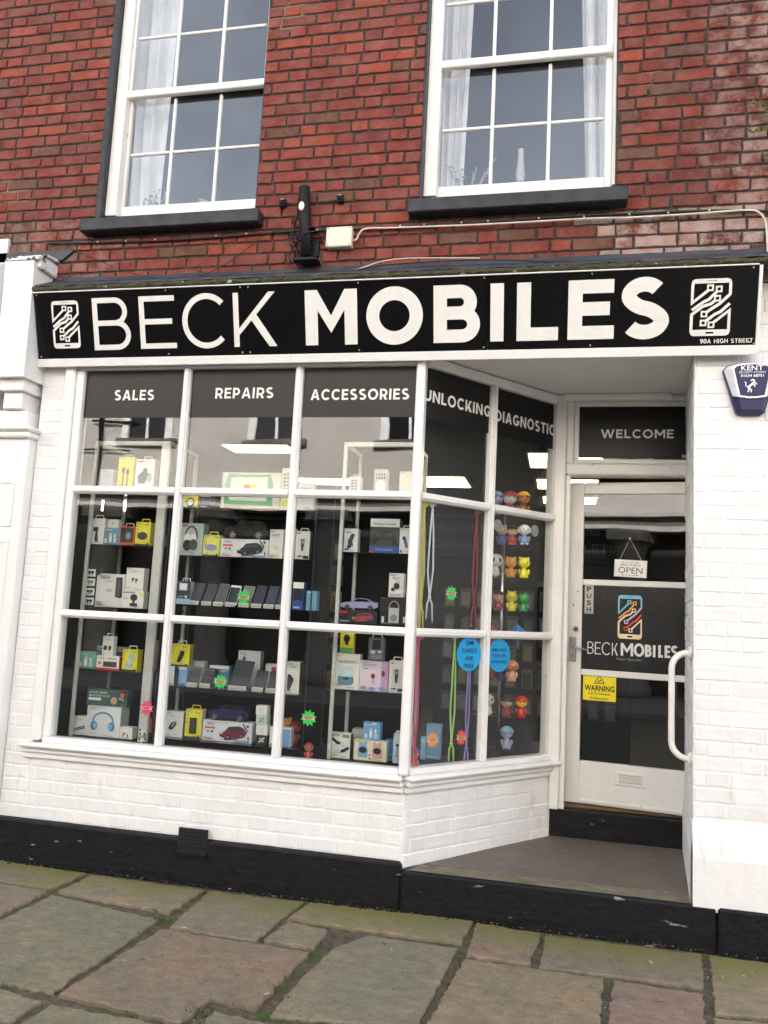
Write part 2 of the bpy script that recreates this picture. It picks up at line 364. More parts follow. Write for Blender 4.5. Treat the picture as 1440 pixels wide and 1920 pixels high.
SLABS = [
 ([(-60, 1602), (0, 1612), (165, 1636), (97, 1667), (0, 1651), (-60, 1641)], T1),
 ([(-60, 1645), (0, 1655), (95, 1669), (0, 1718), (-60, 1707)], T2),
 ([(98, 1675), (302, 1723), (102, 1860), (0, 1842), (-60, 1830), (-60, 1750), (0, 1722)], T3),
 ([(172, 1639), (385, 1668), (318, 1712), (106, 1671)], T5),
 ([(392, 1669), (572, 1690), (530, 1722), (482, 1764), (315, 1737)], T3),
 ([(580, 1690), (890, 1727), (867, 1768), (722, 1750), (537, 1721)], T1),
 ([(538, 1726), (617, 1744), (590, 1778), (492, 1763)], T5),
 ([(300, 1741), (482, 1769), (584, 1784), (481, 1893), (396, 1873), (340, 1919), (106, 1866)], T2),
 ([(690, 1752), (862, 1778), (782, 1928), (500, 1903), (545, 1850), (618, 1778)], T4),
 ([(-60, 1845), (0, 1853), (82, 1877), (20, 1916), (-60, 1905)], T5),
 ([(95, 1881), (345, 1926), (290, 2000), (-20, 2000), (28, 1922)], T3),
 ([(400, 1892), (500, 1916), (650, 1938), (600, 2010), (320, 2010), (362, 1930)], T4),
 ([(893, 1728), (1017, 1750), (995, 1808), (872, 1791)], T1),
 ([(1021, 1751), (1318, 1788), (1322, 1852), (1008, 1811)], T3),
 ([(1327, 1790), (1500, 1812), (1500, 1914), (1339, 1900)], T1),
 ([(869, 1796), (1134, 1834), (1120, 1985), (780, 1950)], T5),
 ([(1147, 1834), (1321, 1862), (1330, 1990), (1128, 1985)], T2),
 ([(1333, 1906), (1500, 1922), (1500, 2010), (1338, 1995)], T1)]
for pts, t in SLABS:
    slab([ground(u, v)[:2] for u, v in pts], [c * random.uniform(.93, 1.07) for c in t])
def rect_slabs(x0, x1, y0, y1, dx):
    x = x0
    while x < x1 - .2:
        ww = min(x1 - x, random.uniform(dx * .7, dx * 1.3))
        slab([(x, y0), (x + ww, y0), (x + ww, y1), (x, y1)], random.choice((T1, T2, T3, T4, T5))); x += ww
rect_slabs(-12, 9, -2.74, -2.05, .8)
for y0, y1 in ((-2.05, -1.4), (-1.4, -.75), (-.75, -.02)):
    rect_slabs(-12, -3.42 if y0 > -.8 else -3.3, y0, y1, .7); rect_slabs(1.32, 9, y0, y1, .7)
obj('pavement', FL, kind='structure')
def plane_y(y): return lambda u, v: at(u, v, y)
# moss and small weeds in the joints
MG = mat('moss_green', (.06, .1, .015), .9, var=.5, scale=40)
ms = MB()
def tuft(x, y, n, s, h):
    for _ in range(n):
        a = random.uniform(0, 6.28); r = s * random.random() ** .6; px, py = x + r * math.cos(a), y + r * math.sin(a) * .6
        l = random.uniform(.3, .75) * h; b = random.uniform(0, 6.28); dx, dy = math.cos(b) * l * .5, math.sin(b) * l * .5
        if random.random() < .45: continue
        ms.add([(px, py, -.012), (px + dx * .6 - dy * .35, py + dy * .6 + dx * .35, l * .55 - .005), (px + dx, py + dy, l * .8 - .004), (px + dx * .6 + dy * .35, py + dy * .6 - dx * .35, l * .5 - .005)], [(0, 1, 2, 3)], MG)
for u, v, n, s, h in ((212, 1868, 60, .05, .02), (305, 1726, 90, .06, .025), (326, 1705, 50, .04, .02), (262, 1748, 30, .04, .02), (500, 1905, 50, .05, .025), (375, 1895, 80, .06, .03), (585, 1788, 50, .04, .025), (530, 1850, 60, .05, .02), (700, 1750, 40, .05, .02),
    (90, 1670, 30, .05, .02), (30, 1850, 30, .06, .02), (545, 1918, 40, .06, .02), (880, 1770, 20, .03, .02), (255, 1902, 40, .05, .03), (860, 1798, 20, .03, .015)):
    g = ground(u, v); tuft(g.x, g.y, n, s, h)
for i in range(60):      # along the foot of the wall
    t = random.random(); tuft(-2.6 + t * 3.6, -.012 + random.uniform(-.02, .004), random.randint(4, 14), .05, .022)
for u, v, n in ((1015, 1738, 45), (1335, 1752, 16), (600, 1683, 30), (560, 1683, 25)):
    g = ground(u, v); tuft(g.x, g.y + .01, n, .07, .05)
obj('moss', ms, kind='stuff')
# leaf litter and grit
lt = MB(); LC = [ink('#8a6a3c', .9), ink('#b9ad98', .9), ink('#5c4630', .9)]
for u, v in ((1240, 1878), (760, 1695), (430, 1668), (720, 1772), (660, 1748), (345, 1742), (420, 1655), (455, 1663), (1395, 1832), (1220, 1806), (1355, 1835), (890, 1990), (540, 1872), (500, 1866)):
    g = ground(u, v); a = random.uniform(0, 3.1); l = random.uniform(.008, .022); c, s_ = math.cos(a), math.sin(a)
    q = [(-l, 0, .004), (0, -l * .4, .007), (l, 0, .004), (0, l * .4, .008)]
    lt.add([(g.x + x * c - y * s_, g.y + x * s_ + y * c, z) for x, y, z in q], [(0, 1, 2, 3)], random.choice(LC))
for _ in range(260):
    x, y = random.uniform(-3, 1.2), -random.random() ** 1.6 * 1.5; r = random.uniform(.0015, .0035)
    lt.ball((x, y, .003), r, random.choice(LC), 5, 3)
GR_ = [ink('#3a3226', .95), ink('#2c261e', .95), ink('#5a5140', .95), ink('#4a2f22', .95)]
for _ in range(300):
    x = random.uniform(-3.3, 1.25); r = random.uniform(.002, .0065); lt.ball((x, -.045 - random.random() ** 2 * .05, r * .4), (r * random.uniform(.8, 1.6), r, r * .8), random.choice(GR_), 6, 4)
obj('leaf_litter', lt, kind='stuff')

# ------------------------------------------------------------------ the shop building
B = empty('shop_building', (-1.1, .3, 0), 'red brick shop building with a white painted shopfront on the ground floor', 'shop')
def bricks(mb, x0, x1, z0, z1, m, tint, course=.0755, holes=(), d=.011, gap=.011, rag=.0018, off=0.0, sl=.226):
    row = 0; z = z0
    while z < z1 - .02:
        zt = min(z + course, z1); zc = (z + zt) / 2; segs = [(x0, x1)]
        for hx0, hx1, hz0, hz1 in holes:
            if hz0 < zc < hz1:
                ns = []
                for a, b in segs:
                    if hx1 <= a or hx0 >= b: ns.append((a, b)); continue
                    if a < hx0: ns.append((a, hx0))
                    if b > hx1: ns.append((hx1, b))
                segs = ns
        hl = sl / 2; per = sl + hl; s0 = x0 - per + off + (row % 2) * (per / 2) + random.uniform(-.012, .012); x = s0; k = 0; cells = []
        while x < x1:
            ln = (sl if k % 2 == 0 else hl) + random.uniform(-.009, .009); cells.append((x, x + ln)); x += ln; k += 1
        for a, b in segs:
            for c0, c1 in cells:
                p, q = max(a, c0), min(b, c1)
                if q - p < .03: continue
                xa, xb = p + gap / 2, q - gap / 2; za, zb = z + gap / 2 + random.uniform(-.0015, .0015), zt - gap / 2 + random.uniform(-.0015, .0015)
                ring = []; nl = max(2, int((xb - xa) / .035)); rg = lambda: random.uniform(-rag, rag)
                for i in range(nl): ring.append((xa + (xb - xa) * i / nl, za))
                for i in range(2): ring.append((xb, za + (zb - za) * i / 2))
                for i in range(nl): ring.append((xb - (xb - xa) * i / nl, zb))
                for i in range(2): ring.append((xa, zb - (zb - za) * i / 2))
                cx, cz = (xa + xb) / 2, (za + zb) / 2; ring = [(u + rg(), v + rg()) for u, v in ring]; N = len(ring); c = .004
                dd = d + random.uniform(-.002, .002); tl = random.uniform(-.0015, .0015)
                mb.col = tint(cx, cz)
                vs = [(u, .004, v) for u, v in ring] + [(u, -dd + .0035, v) for u, v in ring]
                vs += [(u + (c if u < cx else -c) * min(1, abs(u - cx) / ((xb - xa) / 2)) , -dd + tl * (u - cx) / (xb - xa), v + (c if v < cz else -c) * min(1, abs(v - cz) / ((zb - za) / 2))) for u, v in ring]
                mb.add(vs, [(r * N + i, r * N + (i + 1) % N, (r + 1) * N + (i + 1) % N, (r + 1) * N + i) for r in (0, 1) for i in range(N)] + [list(range(2 * N, 3 * N))], m)
        z += course; row += 1
    mb.col = (1, 1, 1, 0)
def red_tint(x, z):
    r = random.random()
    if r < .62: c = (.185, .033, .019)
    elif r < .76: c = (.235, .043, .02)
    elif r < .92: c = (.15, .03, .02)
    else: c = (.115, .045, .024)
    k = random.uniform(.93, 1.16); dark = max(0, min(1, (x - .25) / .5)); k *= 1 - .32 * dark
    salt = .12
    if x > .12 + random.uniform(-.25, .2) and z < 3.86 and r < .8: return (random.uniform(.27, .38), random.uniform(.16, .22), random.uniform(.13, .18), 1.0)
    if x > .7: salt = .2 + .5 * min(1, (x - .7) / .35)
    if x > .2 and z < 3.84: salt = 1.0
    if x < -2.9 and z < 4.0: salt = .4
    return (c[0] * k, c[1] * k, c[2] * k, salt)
def white_tint(x, z):
    k = random.uniform(.93, 1.0); return (k, k, k * random.uniform(.99, 1.01), 1)
WIN = [(-3.0, -1.905, 3.90, 6.05), (-.86, .262, 3.90, 6.05)]
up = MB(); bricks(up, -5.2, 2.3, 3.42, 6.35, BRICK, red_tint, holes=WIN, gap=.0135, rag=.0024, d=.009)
obj('upper_wall', up, B)
mo = MB()
xs = [-5.2, WIN[0][0], WIN[0][1], WIN[1][0], WIN[1][1], 2.3]
for i in range(0, 6, 2): mo.box(xs[i], xs[i + 1], .0, .22, 3.42, 6.35, MORTAR)
for a in WIN: mo.box(a[0], a[1], .0, .22, 3.42, a[2], MORTAR); mo.box(a[0], a[1], .0, .22, a[3], 6.35, MORTAR)
obj('mortar', mo, B)
m = MB(); m.box(-9, 5, 2.42, 9, 3.25, 9.2, MORTAR); m.box(-9, 5, .0, 2.41, 6.48, 9.2, MORTAR); m.box(-9, -5.21, .02, 2.41, 3.95, 6.47, MORTAR); m.box(2.31, 5, .02, 2.41, 3.25, 6.47, MORTAR); obj('sun_block_mass', m, B)  # unseen mass above and behind, added to block the sun from behind
# --- upstairs sash windows
def sash(x0, x1, zb, glx, gz, rev):
    """x0,x1: brick opening; glx: glazing-bar x lines (first and last are glass edges); gz: glass z lines top to bottom"""
    f = MB(); y = .07
    fr0, fr1 = x0 + rev + .05, glx[-1] + .068
    zt = 6.05; zb0 = gz[-1] - .075
    # box frame
    f.box(fr0 - .05, fr0 + .028, y - .035, y + .09, zb0 - .01, zt, WOODC, .004); f.box(fr1 - .028, fr1 + .05, y - .035, y + .09, zb0 - .01, zt, WOODC, .004)
    # sash stiles and rails
    zm = gz[2]
    f.box(fr0 + .0285, glx[0], y + .02, y + .06, zb0, zm + .02, WOODC, .004); f.box(glx[-1], fr1 - .0285, y + .02, y + .06, zb0, zm + .02, WOODC, .004)
    f.box(fr0 + .029, glx[0] - .002, y - .012, y + .019, zm - .03, zt, WOODC, .004); f.box(glx[-1] + .002, fr1 - .029, y - .012, y + .019, zm - .03, zt, WOODC, .004)
    f.box(glx[0] + .0005, glx[-1] - .0005, y + .018, y + .062, zb0, gz[-1], WOODC, .005)
    f.box(glx[0] - .03, glx[-1] + .03, y - .022, y + .0185, zm - .028, zm + .022, WOODC, .006)
    for q in glx[1:-1]:
        f.box(q - .0105, q + .0105, y + .024, y + .052, gz[-1] + .001, zm - .029, WOODC, .006); f.box(q - .0105, q + .0105, y - .009, y + .016, zm + .023, zt, WOODC, .006)
    for q in gz:
        if abs(q - zm) < .01 or q == gz[-1]: continue
        lo = q < zm; ya, yb = (y + .026, y + .05) if lo else (y - .007, y + .0145)
        for a, b in zip(glx, glx[1:]): f.box(a + .0106, b - .0106, ya, yb, q - .0095, q + .0095, WOODC, .005)
    o = obj('sash_window', f, B)
    obj('pane', MB().box(glx[0] - .01, glx[-1] + .01, y + .036, y + .04, gz[-1] - .01, zm, PANE2), o); obj('pane', MB().box(glx[0] - .01, glx[-1] + .01, y + .002, y + .006, zm, zt, PANE2), o)
    s = MB().box(x0 - .055, x1 + .065, -.1, y + .015, zb, zb + .085, NAVYP, .006); s.box(x0, x1, -.005, y - .04, zb + .0855, zb + .1, NAVYP)
    obj('window_sill', s, o)
    rv = MB().box(x0 - .006, fr0 - .051, -.014, .2, zb + .0855, 6.05, NAVYP)
    obj('reveal', rv, o)
    return o
Y0 = .08
bx = [-2.872, -2.566, -2.241, -1.935]; cx_ = [-.774, -.456, -.119, .205]
zz = [5.72, 5.33, 4.92, 4.51, 4.14]
sash(-3.0, -1.905, 3.89, bx, zz, .03)
sash(-.86, .262, 3.89, cx_, zz, .01)

# --- white painted lower walls
HZ = .0755
lw = MB(); bricks(lw, -.0, 1.7, .48, 3.38, WBRICK, white_tint, d=.006, gap=.010, rag=.0022, M=None) if False else None
def white_wall(name, x0, x1, z0, z1, extra=None, M=None, yb=.2, d=.0032):
    mb = MB(M); bricks(mb, x0, x1, z0, z1, WBRICK, white_tint, d=d, gap=.009, rag=.0025)
    mb.col = (1, 1, 1, 0); mb.box(x0, x1, 0, .03 if name == 'side_pier' else yb, z0, z1, WBRICK)
    if extra: extra(mb)
    return obj(name, mb, B)
def pier_extra(mb):
    # reveal towards the porch, courses showing on it too
    M0 = mb.M; RP = Plane((.787, .96, 0), (-.097, -.96, 0)); mb.M = RP.M
    bricks(mb, 0, .96, .5, 3.05, WBRICK, white_tint, d=.003, gap=.008, rag=.0025); mb.box(0, .93, 0, .12, .2, 3.06, WBRICK); mb.M = M0
    # flared foot of the pier
    a, b = (-.006, .56), (-.03, .44)
    prof = [(-.004, .6), (-.034, .47), (-.04, .43), (-.034, .18), (.05, .18), (.05, .6)]
    vs = [(x, y, z) for x in (.684, 1.7) for y, z in prof]; n = len(prof)
    mb.add(vs, [list(range(n - 1, -1, -1)), list(range(n, 2 * n))] + [(i, (i + 1) % n, n + (i + 1) % n, n + i) for i in range(n)], WBRICK)
    vs = [(.69 - (.004 if z > .55 else .02), y, z) for y in (-.03, .95) for z in (.18, .45, .6)]
    mb.add([(.672, -.034, .2), (.772, .95, .2), (.772, .95, .44), (.672, -.034, .44), (.69, 0, .58), (.787, .95, .58)], [(1, 0, 3, 2), (2, 3, 4, 5)], WBRICK)
white_wall('side_pier', .69, 1.7, .24, 3.42, pier_extra)
white_wall('left_pier', -3.27, -3.09, .24, 3.06)
white_wall('stall_riser', -3.088, -.795, .24, .63, yb=.1)
RET = Plane((-.795, 0, 0), (.748, .90, 0)); RL = math.hypot(.748, .9)
white_wall('return_stall_riser', 0.0, RL + .03, .2, .63, M=RET.M, yb=.1)
pl = MB(); pl.box(-9, -.79, -.035, .1, -.03, .236, BLACKP, .012); obj('plinth', pl, B)
pl = MB(); pl.box(.80, 1.75, -.05, .1, -.03, .205, BLACKP, .012); obj('plinth', pl, B)
# --- porch: step, floor, inner riser, soffit
STEPTOP = two_tone('worn_step_stone', (.12, .105, .07), (.2, .175, .12), 14, .35, .65, .85, .5, 60, (.07, .085, .03), s3=5, lo3=.55, hi3=.7)
PFLOOR = two_tone('brown_porch_floor', (.105, .085, .07), (.16, .132, .11), 4, .3, .7, .62, .4, 70, (.2, .18, .15), s3=14, lo3=.6, hi3=.75)
st = MB(); st.box(-.788, .797, -.04, .12, -.03, .203, BLACKP, .012)
st.poly([], 0, BLACKP) if False else None
st.add([(-.76, -.03, .2075), (.79, -.03, .2075), (.72, .105, .2085), (-.69, .105, .2085)], [(0, 1, 2, 3)], STEPTOP)
obj('front_step', st, B)
pf = MB().add([(-.69, .1, .211), (.72, .1, .211), (.80, 1.0, .225), (.02, 1.0, .225)], [(0, 1, 2, 3)], PFLOOR); pf.add([(-.69, .1, .19), (.70, .1, .19), (.70, .1, .211), (-.69, .1, .211)], [(0, 1, 2, 3)], PFLOOR)
obj('porch_floor', pf, B)
rs = MB().box(-.03, .80, .925, 1.15, .18, .392, BLACKP, .012); obj('doorstep', rs, B)
th = MB().box(.055, .85, .985, 1.06, .3925, .408, mat('brown_threshold', (.16, .085, .035), .6, var=.3, scale=20), .003); obj('threshold', th, B)
SOFF = two_tone('soffit_paint', (.78, .78, .76), (.83, .83, .81), 4, .3, .7, .6, .15, 40)
sf = MB().box(-3.27, 1.0, -.06, 1.2, 3.062, 3.12, SOFF); sf.box(-.0, .69, .86, .93, 3.02, 3.0615, SOFF, .01); obj('porch_soffit', sf, B)
# --- cornice over the sign
cn = MB(); prof = [(-.2, 3.453), (-.208, 3.46), (-.206, 3.478), (-.19, 3.484), (-.1, 3.486), (-.1, 3.453)]
def extrude_x(mb, prof, x0, x1, m, seg=1, jit=0):
    n = len(prof); vs = []; xs_ = [x0 + (x1 - x0) * i / seg for i in range(seg + 1)]
    for x in xs_: vs += [(x, y + random.uniform(-jit, jit), z + random.uniform(-jit, jit)) for y, z in prof]
    fs = [(k * n + i, k * n + (i + 1) % n, (k + 1) * n + (i + 1) % n, (k + 1) * n + i) for k in range(seg) for i in range(n)]
    fs += [list(range(n - 1, -1, -1)), list(range(seg * n, (seg + 1) * n))]; mb.add(vs, fs, m)
extrude_x(cn, prof, -3.27, 1.8, MOSSY, 220, .0042); obj('cornice', cn, B)
ld = MB(); extrude_x(ld, [(-.198, 3.4855), (-.194, 3.495), (-.03, 3.585), (-.018, 3.612), (.0, 3.612), (.0, 3.4865)], -3.26, 1.8, LEAD, 90, .0022); obj('lead_flashing', ld, B)
fb = MB().box(-3.27, 1.0, -.055, .22, 3.121, 3.46, GEAR); obj('fascia_backing', fb, B)
# --- shop window
RZ = [2.995, 2.231, 1.463, .724]
AX = [-2.968, -2.265, -1.542, -.795]
bars = MB(); bw = .0235
def bar_v(mb, x, z0, z1, wd=bw, y0=-.028, y1=.03, m=WOODW):
    mb.box(x - wd, x + wd, y0 + .012, y1, z0, z1, m, .005); mb.box(x - wd * .62, x + wd * .62, y0, y0 + .0115, z0, z1, m, .004)
def bar_h(mb, z, x0, x1, wd=bw, y0=-.028, y1=.03, m=WOODW):
    mb.box(x0, x1, y0 + .012, y1, z - wd, z + wd, m, .005); mb.box(x0 - .004, x1 + .004, y0 + .0005, y0 + .0115, z - wd * .62, z + wd * .62, m, .004)
for x in AX[1:3]: bar_v(bars, x, RZ[3], RZ[0])
cols = [(AX[0], AX[1] - bw), (AX[1] + bw, AX[2] - bw), (AX[2] + bw, AX[3] - .03)]
for a, b in cols:
    for z in RZ[1:3]: bar_h(bars, z, a, b)
# left jamb, head, bottom rail, moulded outer frame
bars.box(AX[0] - .052, AX[0] - .0005, -.02, .06, RZ[3], RZ[0], WOODW, .006); bars.box(AX[0] - .125, AX[0] - .0525, -.045, .08, .70, 3.06, WOODW, .012)
bars.box(AX[0] - .052, AX[3] - .035, -.02, .06, RZ[0] + .0005, 3.055, WOODW, .006)
bars.box(AX[0] - .052, AX[3] - .035, -.022, .06, RZ[3] - .035, RZ[3] - .0005, WOODW, .006)
bars.box(AX[3] - .033, AX[3] + .02, -.04, .05, .69, 3.06, WOODW, .01)
SW = obj('shop_window', bars, B)
g = MB(); 
for (a, b) in ((AX[0], AX[1]), (AX[1], AX[2]), (AX[2], AX[3])):
    for z1, z0 in zip(RZ, RZ[1:]): g.box(a + .002, b - .002, .012, .0165, z0 + .002, z1 - .002, PANE)
obj('pane', g, SW)
sill = MB(); CAPB = WOODW
def sill_profile(mb, L0, L1, M):
    mb.M = M
    mb.box(L0, L1, -.075, .06, .660, .689, WOODW, .012); mb.box(L0, L1, -.045, .05, .625, .6595, WOODW, .012); mb.box(L0, L1, -.028, .05, .595, .6245, WOODW, .006)
sill_profile(sill, -3.14, -.8, None); sill.M = None
obj('window_sill', sill, SW)
def glyph(mb, ch, x0, x1, z0, z1, t, y, m):
    h = z1 - z0; th = t * .94; zm = z0 + h * .515
    rect = lambda a, b, c, d: mb.poly([(a, c), (b, c), (b, d), (a, d)], y, m)
    if ch == 'I': rect(x0, x1, z0, z1)
    elif ch == 'L': rect(x0, x0 + t, z0, z1); rect(x0 + t, x1, z0, z0 + th)
    elif ch == 'E':
        rect(x0, x0 + t, z0, z1); rect(x0 + t, x1, z0, z0 + th); rect(x0 + t, x1 - (x1 - x0) * .02, z1 - th, z1); rect(x0 + t, x1 - (x1 - x0) * .1, zm - th / 2, zm + th / 2)
    elif ch == 'B':
        rect(x0, x0 + t, z0, z1); r1 = (z1 - th / 2 - zm) / 2; r2 = (zm - z0 - th / 2) / 2
        xa = x1 - (x1 - x0) * .07 - t / 2; xb = x1 - t / 2
        mb.strip([(x0 + t, z1 - th / 2)] + arc(xa - r1, zm + r1, r1, r1, 90, -90, 14) + [(x0 + t, zm)], th, y, m)
        mb.strip([(x0 + t, zm)] + arc(xb - r2 * 1.05, z0 + th / 2 + r2, r2 * 1.05, r2, 90, -90, 14) + [(x0 + t, z0 + th / 2)], th, y, m)
    elif ch in 'OC':
        cx, cz = (x0 + x1) / 2, (z0 + z1) / 2; e = h * .012; rx, rz = (x1 - x0) / 2 - t / 2, h / 2 + e - th / 2
        if ch == 'O': mb.strip(arc(cx, cz, rx, rz, 0, 354, 59), t, y, m, True)
        else:
            k = (x1 - x0) * .06; mb.strip(arc(cx + k, cz, rx + k, rz, 44, 316, 44), t, y, m)
    elif ch == 'K':
        rect(x0, x0 + t, z0, z1); q = t * 1.32
        mb.poly([(x0 + t, z0 + h * .34), (x1 - q * 1.02, z1), (x1 - .01 * h, z1), (x0 + t, z0 + h * .34 - t * 1.15)], y - .0004, m)
        k = .44; xm = x0 + t + (x1 - x0 - t - q) * k; zk = z0 + h * (.34 + .66 * k)
        mb.poly([(xm - t * .45, zk - t * .85), (xm + t * .5, zk + t * .12), (x1 + t * .1, z0), (x1 - q * 1.02, z0)], y - .0008, m)
    elif ch == 'M':
        xm = (x0 + x1) / 2
        mb.poly([(x0, z0), (x0, z1), (x0 + t * .98, z1), (xm, z0 + h * .53), (x1 - t * .98, z1), (x1, z1), (x1, z0), (x1 - t, z0), (x1 - t, z0 + h * .63), (xm, z0 + h * .22), (xm - .0005, z0 + h * .22), (x0 + t, z0 + h * .63), (x0 + t, z0)], y, m)
    elif ch == 'S':
        e = h * .012; cx = (x0 + x1) / 2; rz = (h / 2 + e - th / 2) / 2; rx = (x1 - x0) / 2 - t / 2; zc = (z0 + z1) / 2
        u = arc(cx - rx * .04, zc + rz, rx * .92, rz, 36, 268, 26); l = arc(cx, zc - rz, rx, rz, 88, -146, 26)
        p = u + l; p = [(x, z - (x - cx) / rx * h * .055 * math.exp(-((z - zc) / (h * .16)) ** 2)) for x, z in p]; mb.strip(p, t, y, m)
    elif ch == 'A':
        xm = (x0 + x1) / 2; q = t * 1.1; mb.poly([(x0, z0), (xm - q * .52, z1), (xm + q * .52, z1), (x1, z0), (x1 - q, z0), (xm, z1 - h * .2), (x0 + q, z0)], y, m)
        a = .23; mb.poly([(x0 + (x1 - x0) * a, z0 + h * .2), (x1 - (x1 - x0) * a, z0 + h * .2), (x1 - (x1 - x0) * (a + .06), z0 + h * .2 + th * .9), (x0 + (x1 - x0) * (a + .06), z0 + h * .2 + th * .9)], y - .0004, m)
    elif ch in 'PRD':
        rect(x0, x0 + t, z0, z1); zl = z0 + th / 2 if ch == 'D' else z0 + h * .38; r = (z1 - th / 2 - zl) / 2; rx = r * (1.05 if ch != 'D' else .95); xb = x1 - t / 2
        mb.strip([(x0 + t, z1 - th / 2)] + arc(xb - rx, zl + r, rx, r, 90, -90, 16) + [(x0 + t, zl)], th, y, m)
        if ch == 'R': mb.poly([(x1 - t * 1.2, z0), (x1, z0), (x1 - (x1 - x0) * .28, zl + th * .1), (x1 - (x1 - x0) * .28 - t * 1.15, zl)], y - .0008, m)
    elif ch == 'U':
        r = (x1 - x0 - t) / 2; mb.strip([(x0 + t / 2, z1)] + arc(x0 + t / 2 + r, z0 + r + th / 2, r, r, 180, 360, 16) + [(x1 - t / 2, z1)], t, y, m)
    elif ch == 'N':
        mb.poly([(x0, z0), (x0, z1), (x0 + t, z1), (x1 - t, z0 + h * .3), (x1 - t, z1), (x1, z1), (x1, z0), (x1 - t * .95, z0), (x0 + t, z0 + h * .7), (x0 + t, z0)], y, m)
    elif ch == 'G':
        cx, cz = (x0 + x1) / 2, (z0 + z1) / 2; rx, rz = (x1 - x0) / 2 - t / 2, h / 2 - th / 2; mb.strip(arc(cx, cz, rx, rz, 42, 318, 40), t, y, m)
        rect(x1 - t, x1, z0 + h * .14, z0 + h * .5); mb.poly([(cx + t * .1, z0 + h * .5 - th), (x1, z0 + h * .5 - th), (x1, z0 + h * .5), (cx + t * .1, z0 + h * .5)], y - .0012, m)
    elif ch == 'T': rect((x0 + x1 - t) / 2, (x0 + x1 + t) / 2, z0, z1 - th); rect(x0, x1, z1 - th, z1)
    elif ch == 'H': rect(x0, x0 + t, z0, z1); rect(x1 - t, x1, z0, z1); rect(x0 + t, x1 - t, zm - th / 2, zm + th / 2)
    elif ch == 'W':
        q = t * 1.02; a, b, c = x0 + (x1 - x0) * .29, (x0 + x1) / 2, x0 + (x1 - x0) * .71
        for n_, (p0, p1) in enumerate((((x0 + q / 2, z1), (a, z0)), ((a, z0), (b, z1)), ((b, z1), (c, z0)), ((c, z0), (x1 - q / 2, z1)))):
            mb.poly([(p0[0] - q / 2, p0[1]), (p0[0] + q / 2, p0[1]), (p1[0] + q / 2, p1[1]), (p1[0] - q / 2, p1[1])], y - .0003 * n_, m)
WID = dict(A=.8, B=.66, C=.76, D=.76, E=.58, G=.8, H=.74, I=0, K=.7, L=.54, M=.9, N=.76, O=.88, P=.62, R=.66, S=.64, T=.66, U=.72, W=1.2)
def caps(mb, s_, cx, cz, h, m, y, W, wt=.2, sp=.15):
    t = h * wt; ws = [wt if c == 'I' else (.35 if c == ' ' else WID[c]) for c in s_]; k = W / (h * (sum(ws) + sp * (len(s_) - 1))); x = cx - W / 2
    for c, w_ in zip(s_, ws):
        if c != ' ': glyph(mb, c, x, x + (t if c == 'I' else w_ * h * k), cz - h / 2, cz + h / 2, t, y, m)
        x += (w_ + sp) * h * k
    return mb
# header panels with lettering
def header(x0, x1, t, cx, cz, h, W, M=None, y=.009, cover=.004, zb=2.692):
    mb = MB(M); mb.box(x0 + cover, x1 - cover, y, y + .002, zb, RZ[0] - .003, VINYL)
    caps(mb, t, cx, cz, h, SIGNW, y - .0012, W)
    return mb
hd = [('SALES', -2.624, 2.836, .066, .272), ('REPAIRS', -1.892, 2.843, .066, .375), ('ACCESSORIES', -1.171, 2.828, .065, .596)]
for (t, cx, cz, h, W), a, b in zip(hd, (AX[0], AX[1] + bw, AX[2] + bw), (AX[1] - bw, AX[2] - bw, AX[3] - .03)):
    obj('header_panel', header(a, b, t, cx, cz, h, W), SW)
# return side of the window
rb = MB(RET.M); R4 = math.hypot(.372, .45); R5 = RL - .005
bar_v(rb, R4, RZ[3], RZ[0])
for z in RZ[1:3]: bar_h(rb, z, .022, R4 - bw); bar_h(rb, z, R4 + bw, R5)
rb.box(.0215, RL - .002, -.02, .06, RZ[0] + .0005, 3.055, WOODW, .006); rb.box(.0215, RL - .002, -.022, .06, RZ[3] - .035, RZ[3] - .0005, WOODW, .006)
rb.box(R5 + .001, RL + .04, -.025, .07, .69, 3.055, WOODW, .01); rb.box(R5 + .041, RL + .075, -.018, .075, .69, 3.054, WOODW, .01)
RW = obj('return_window', rb, B)
g = MB(RET.M)
for a, b in ((.02, R4), (R4, R5)):
    for z1, z0 in zip(RZ, RZ[1:]): g.box(a + .002, b - .002, .012, .0165, z0 + .002, z1 - .002, PANE)
obj('pane', g, RW)
sl_ = MB(); sill_profile(sl_, -.01, RL + .06, RET.M); obj('window_sill', sl_, RW)
def ruv(u, v): return RET.uv(u, v)
a0, a1 = ruv(797, 750), ruv(922, 768); obj('header_panel', header(.02, R4 - bw, 'UNLOCKING', (a0[0] + a1[0]) / 2, (ruv(858, 742)[1] + ruv(858, 768)[1]) / 2, .069, a1[0] - a0[0], RET.M), RW)
a0, a1 = ruv(931, 772), ruv(1042, 798); hb = header(R4 + bw, R5, 'DIAGNOSTIC', (a0[0] + a1[0]) / 2, (ruv(985, 778)[1] + ruv(985, 804)[1]) / 2 - .004, .071, a1[0] - a0[0], RET.M)
obj('header_panel', hb, RW)
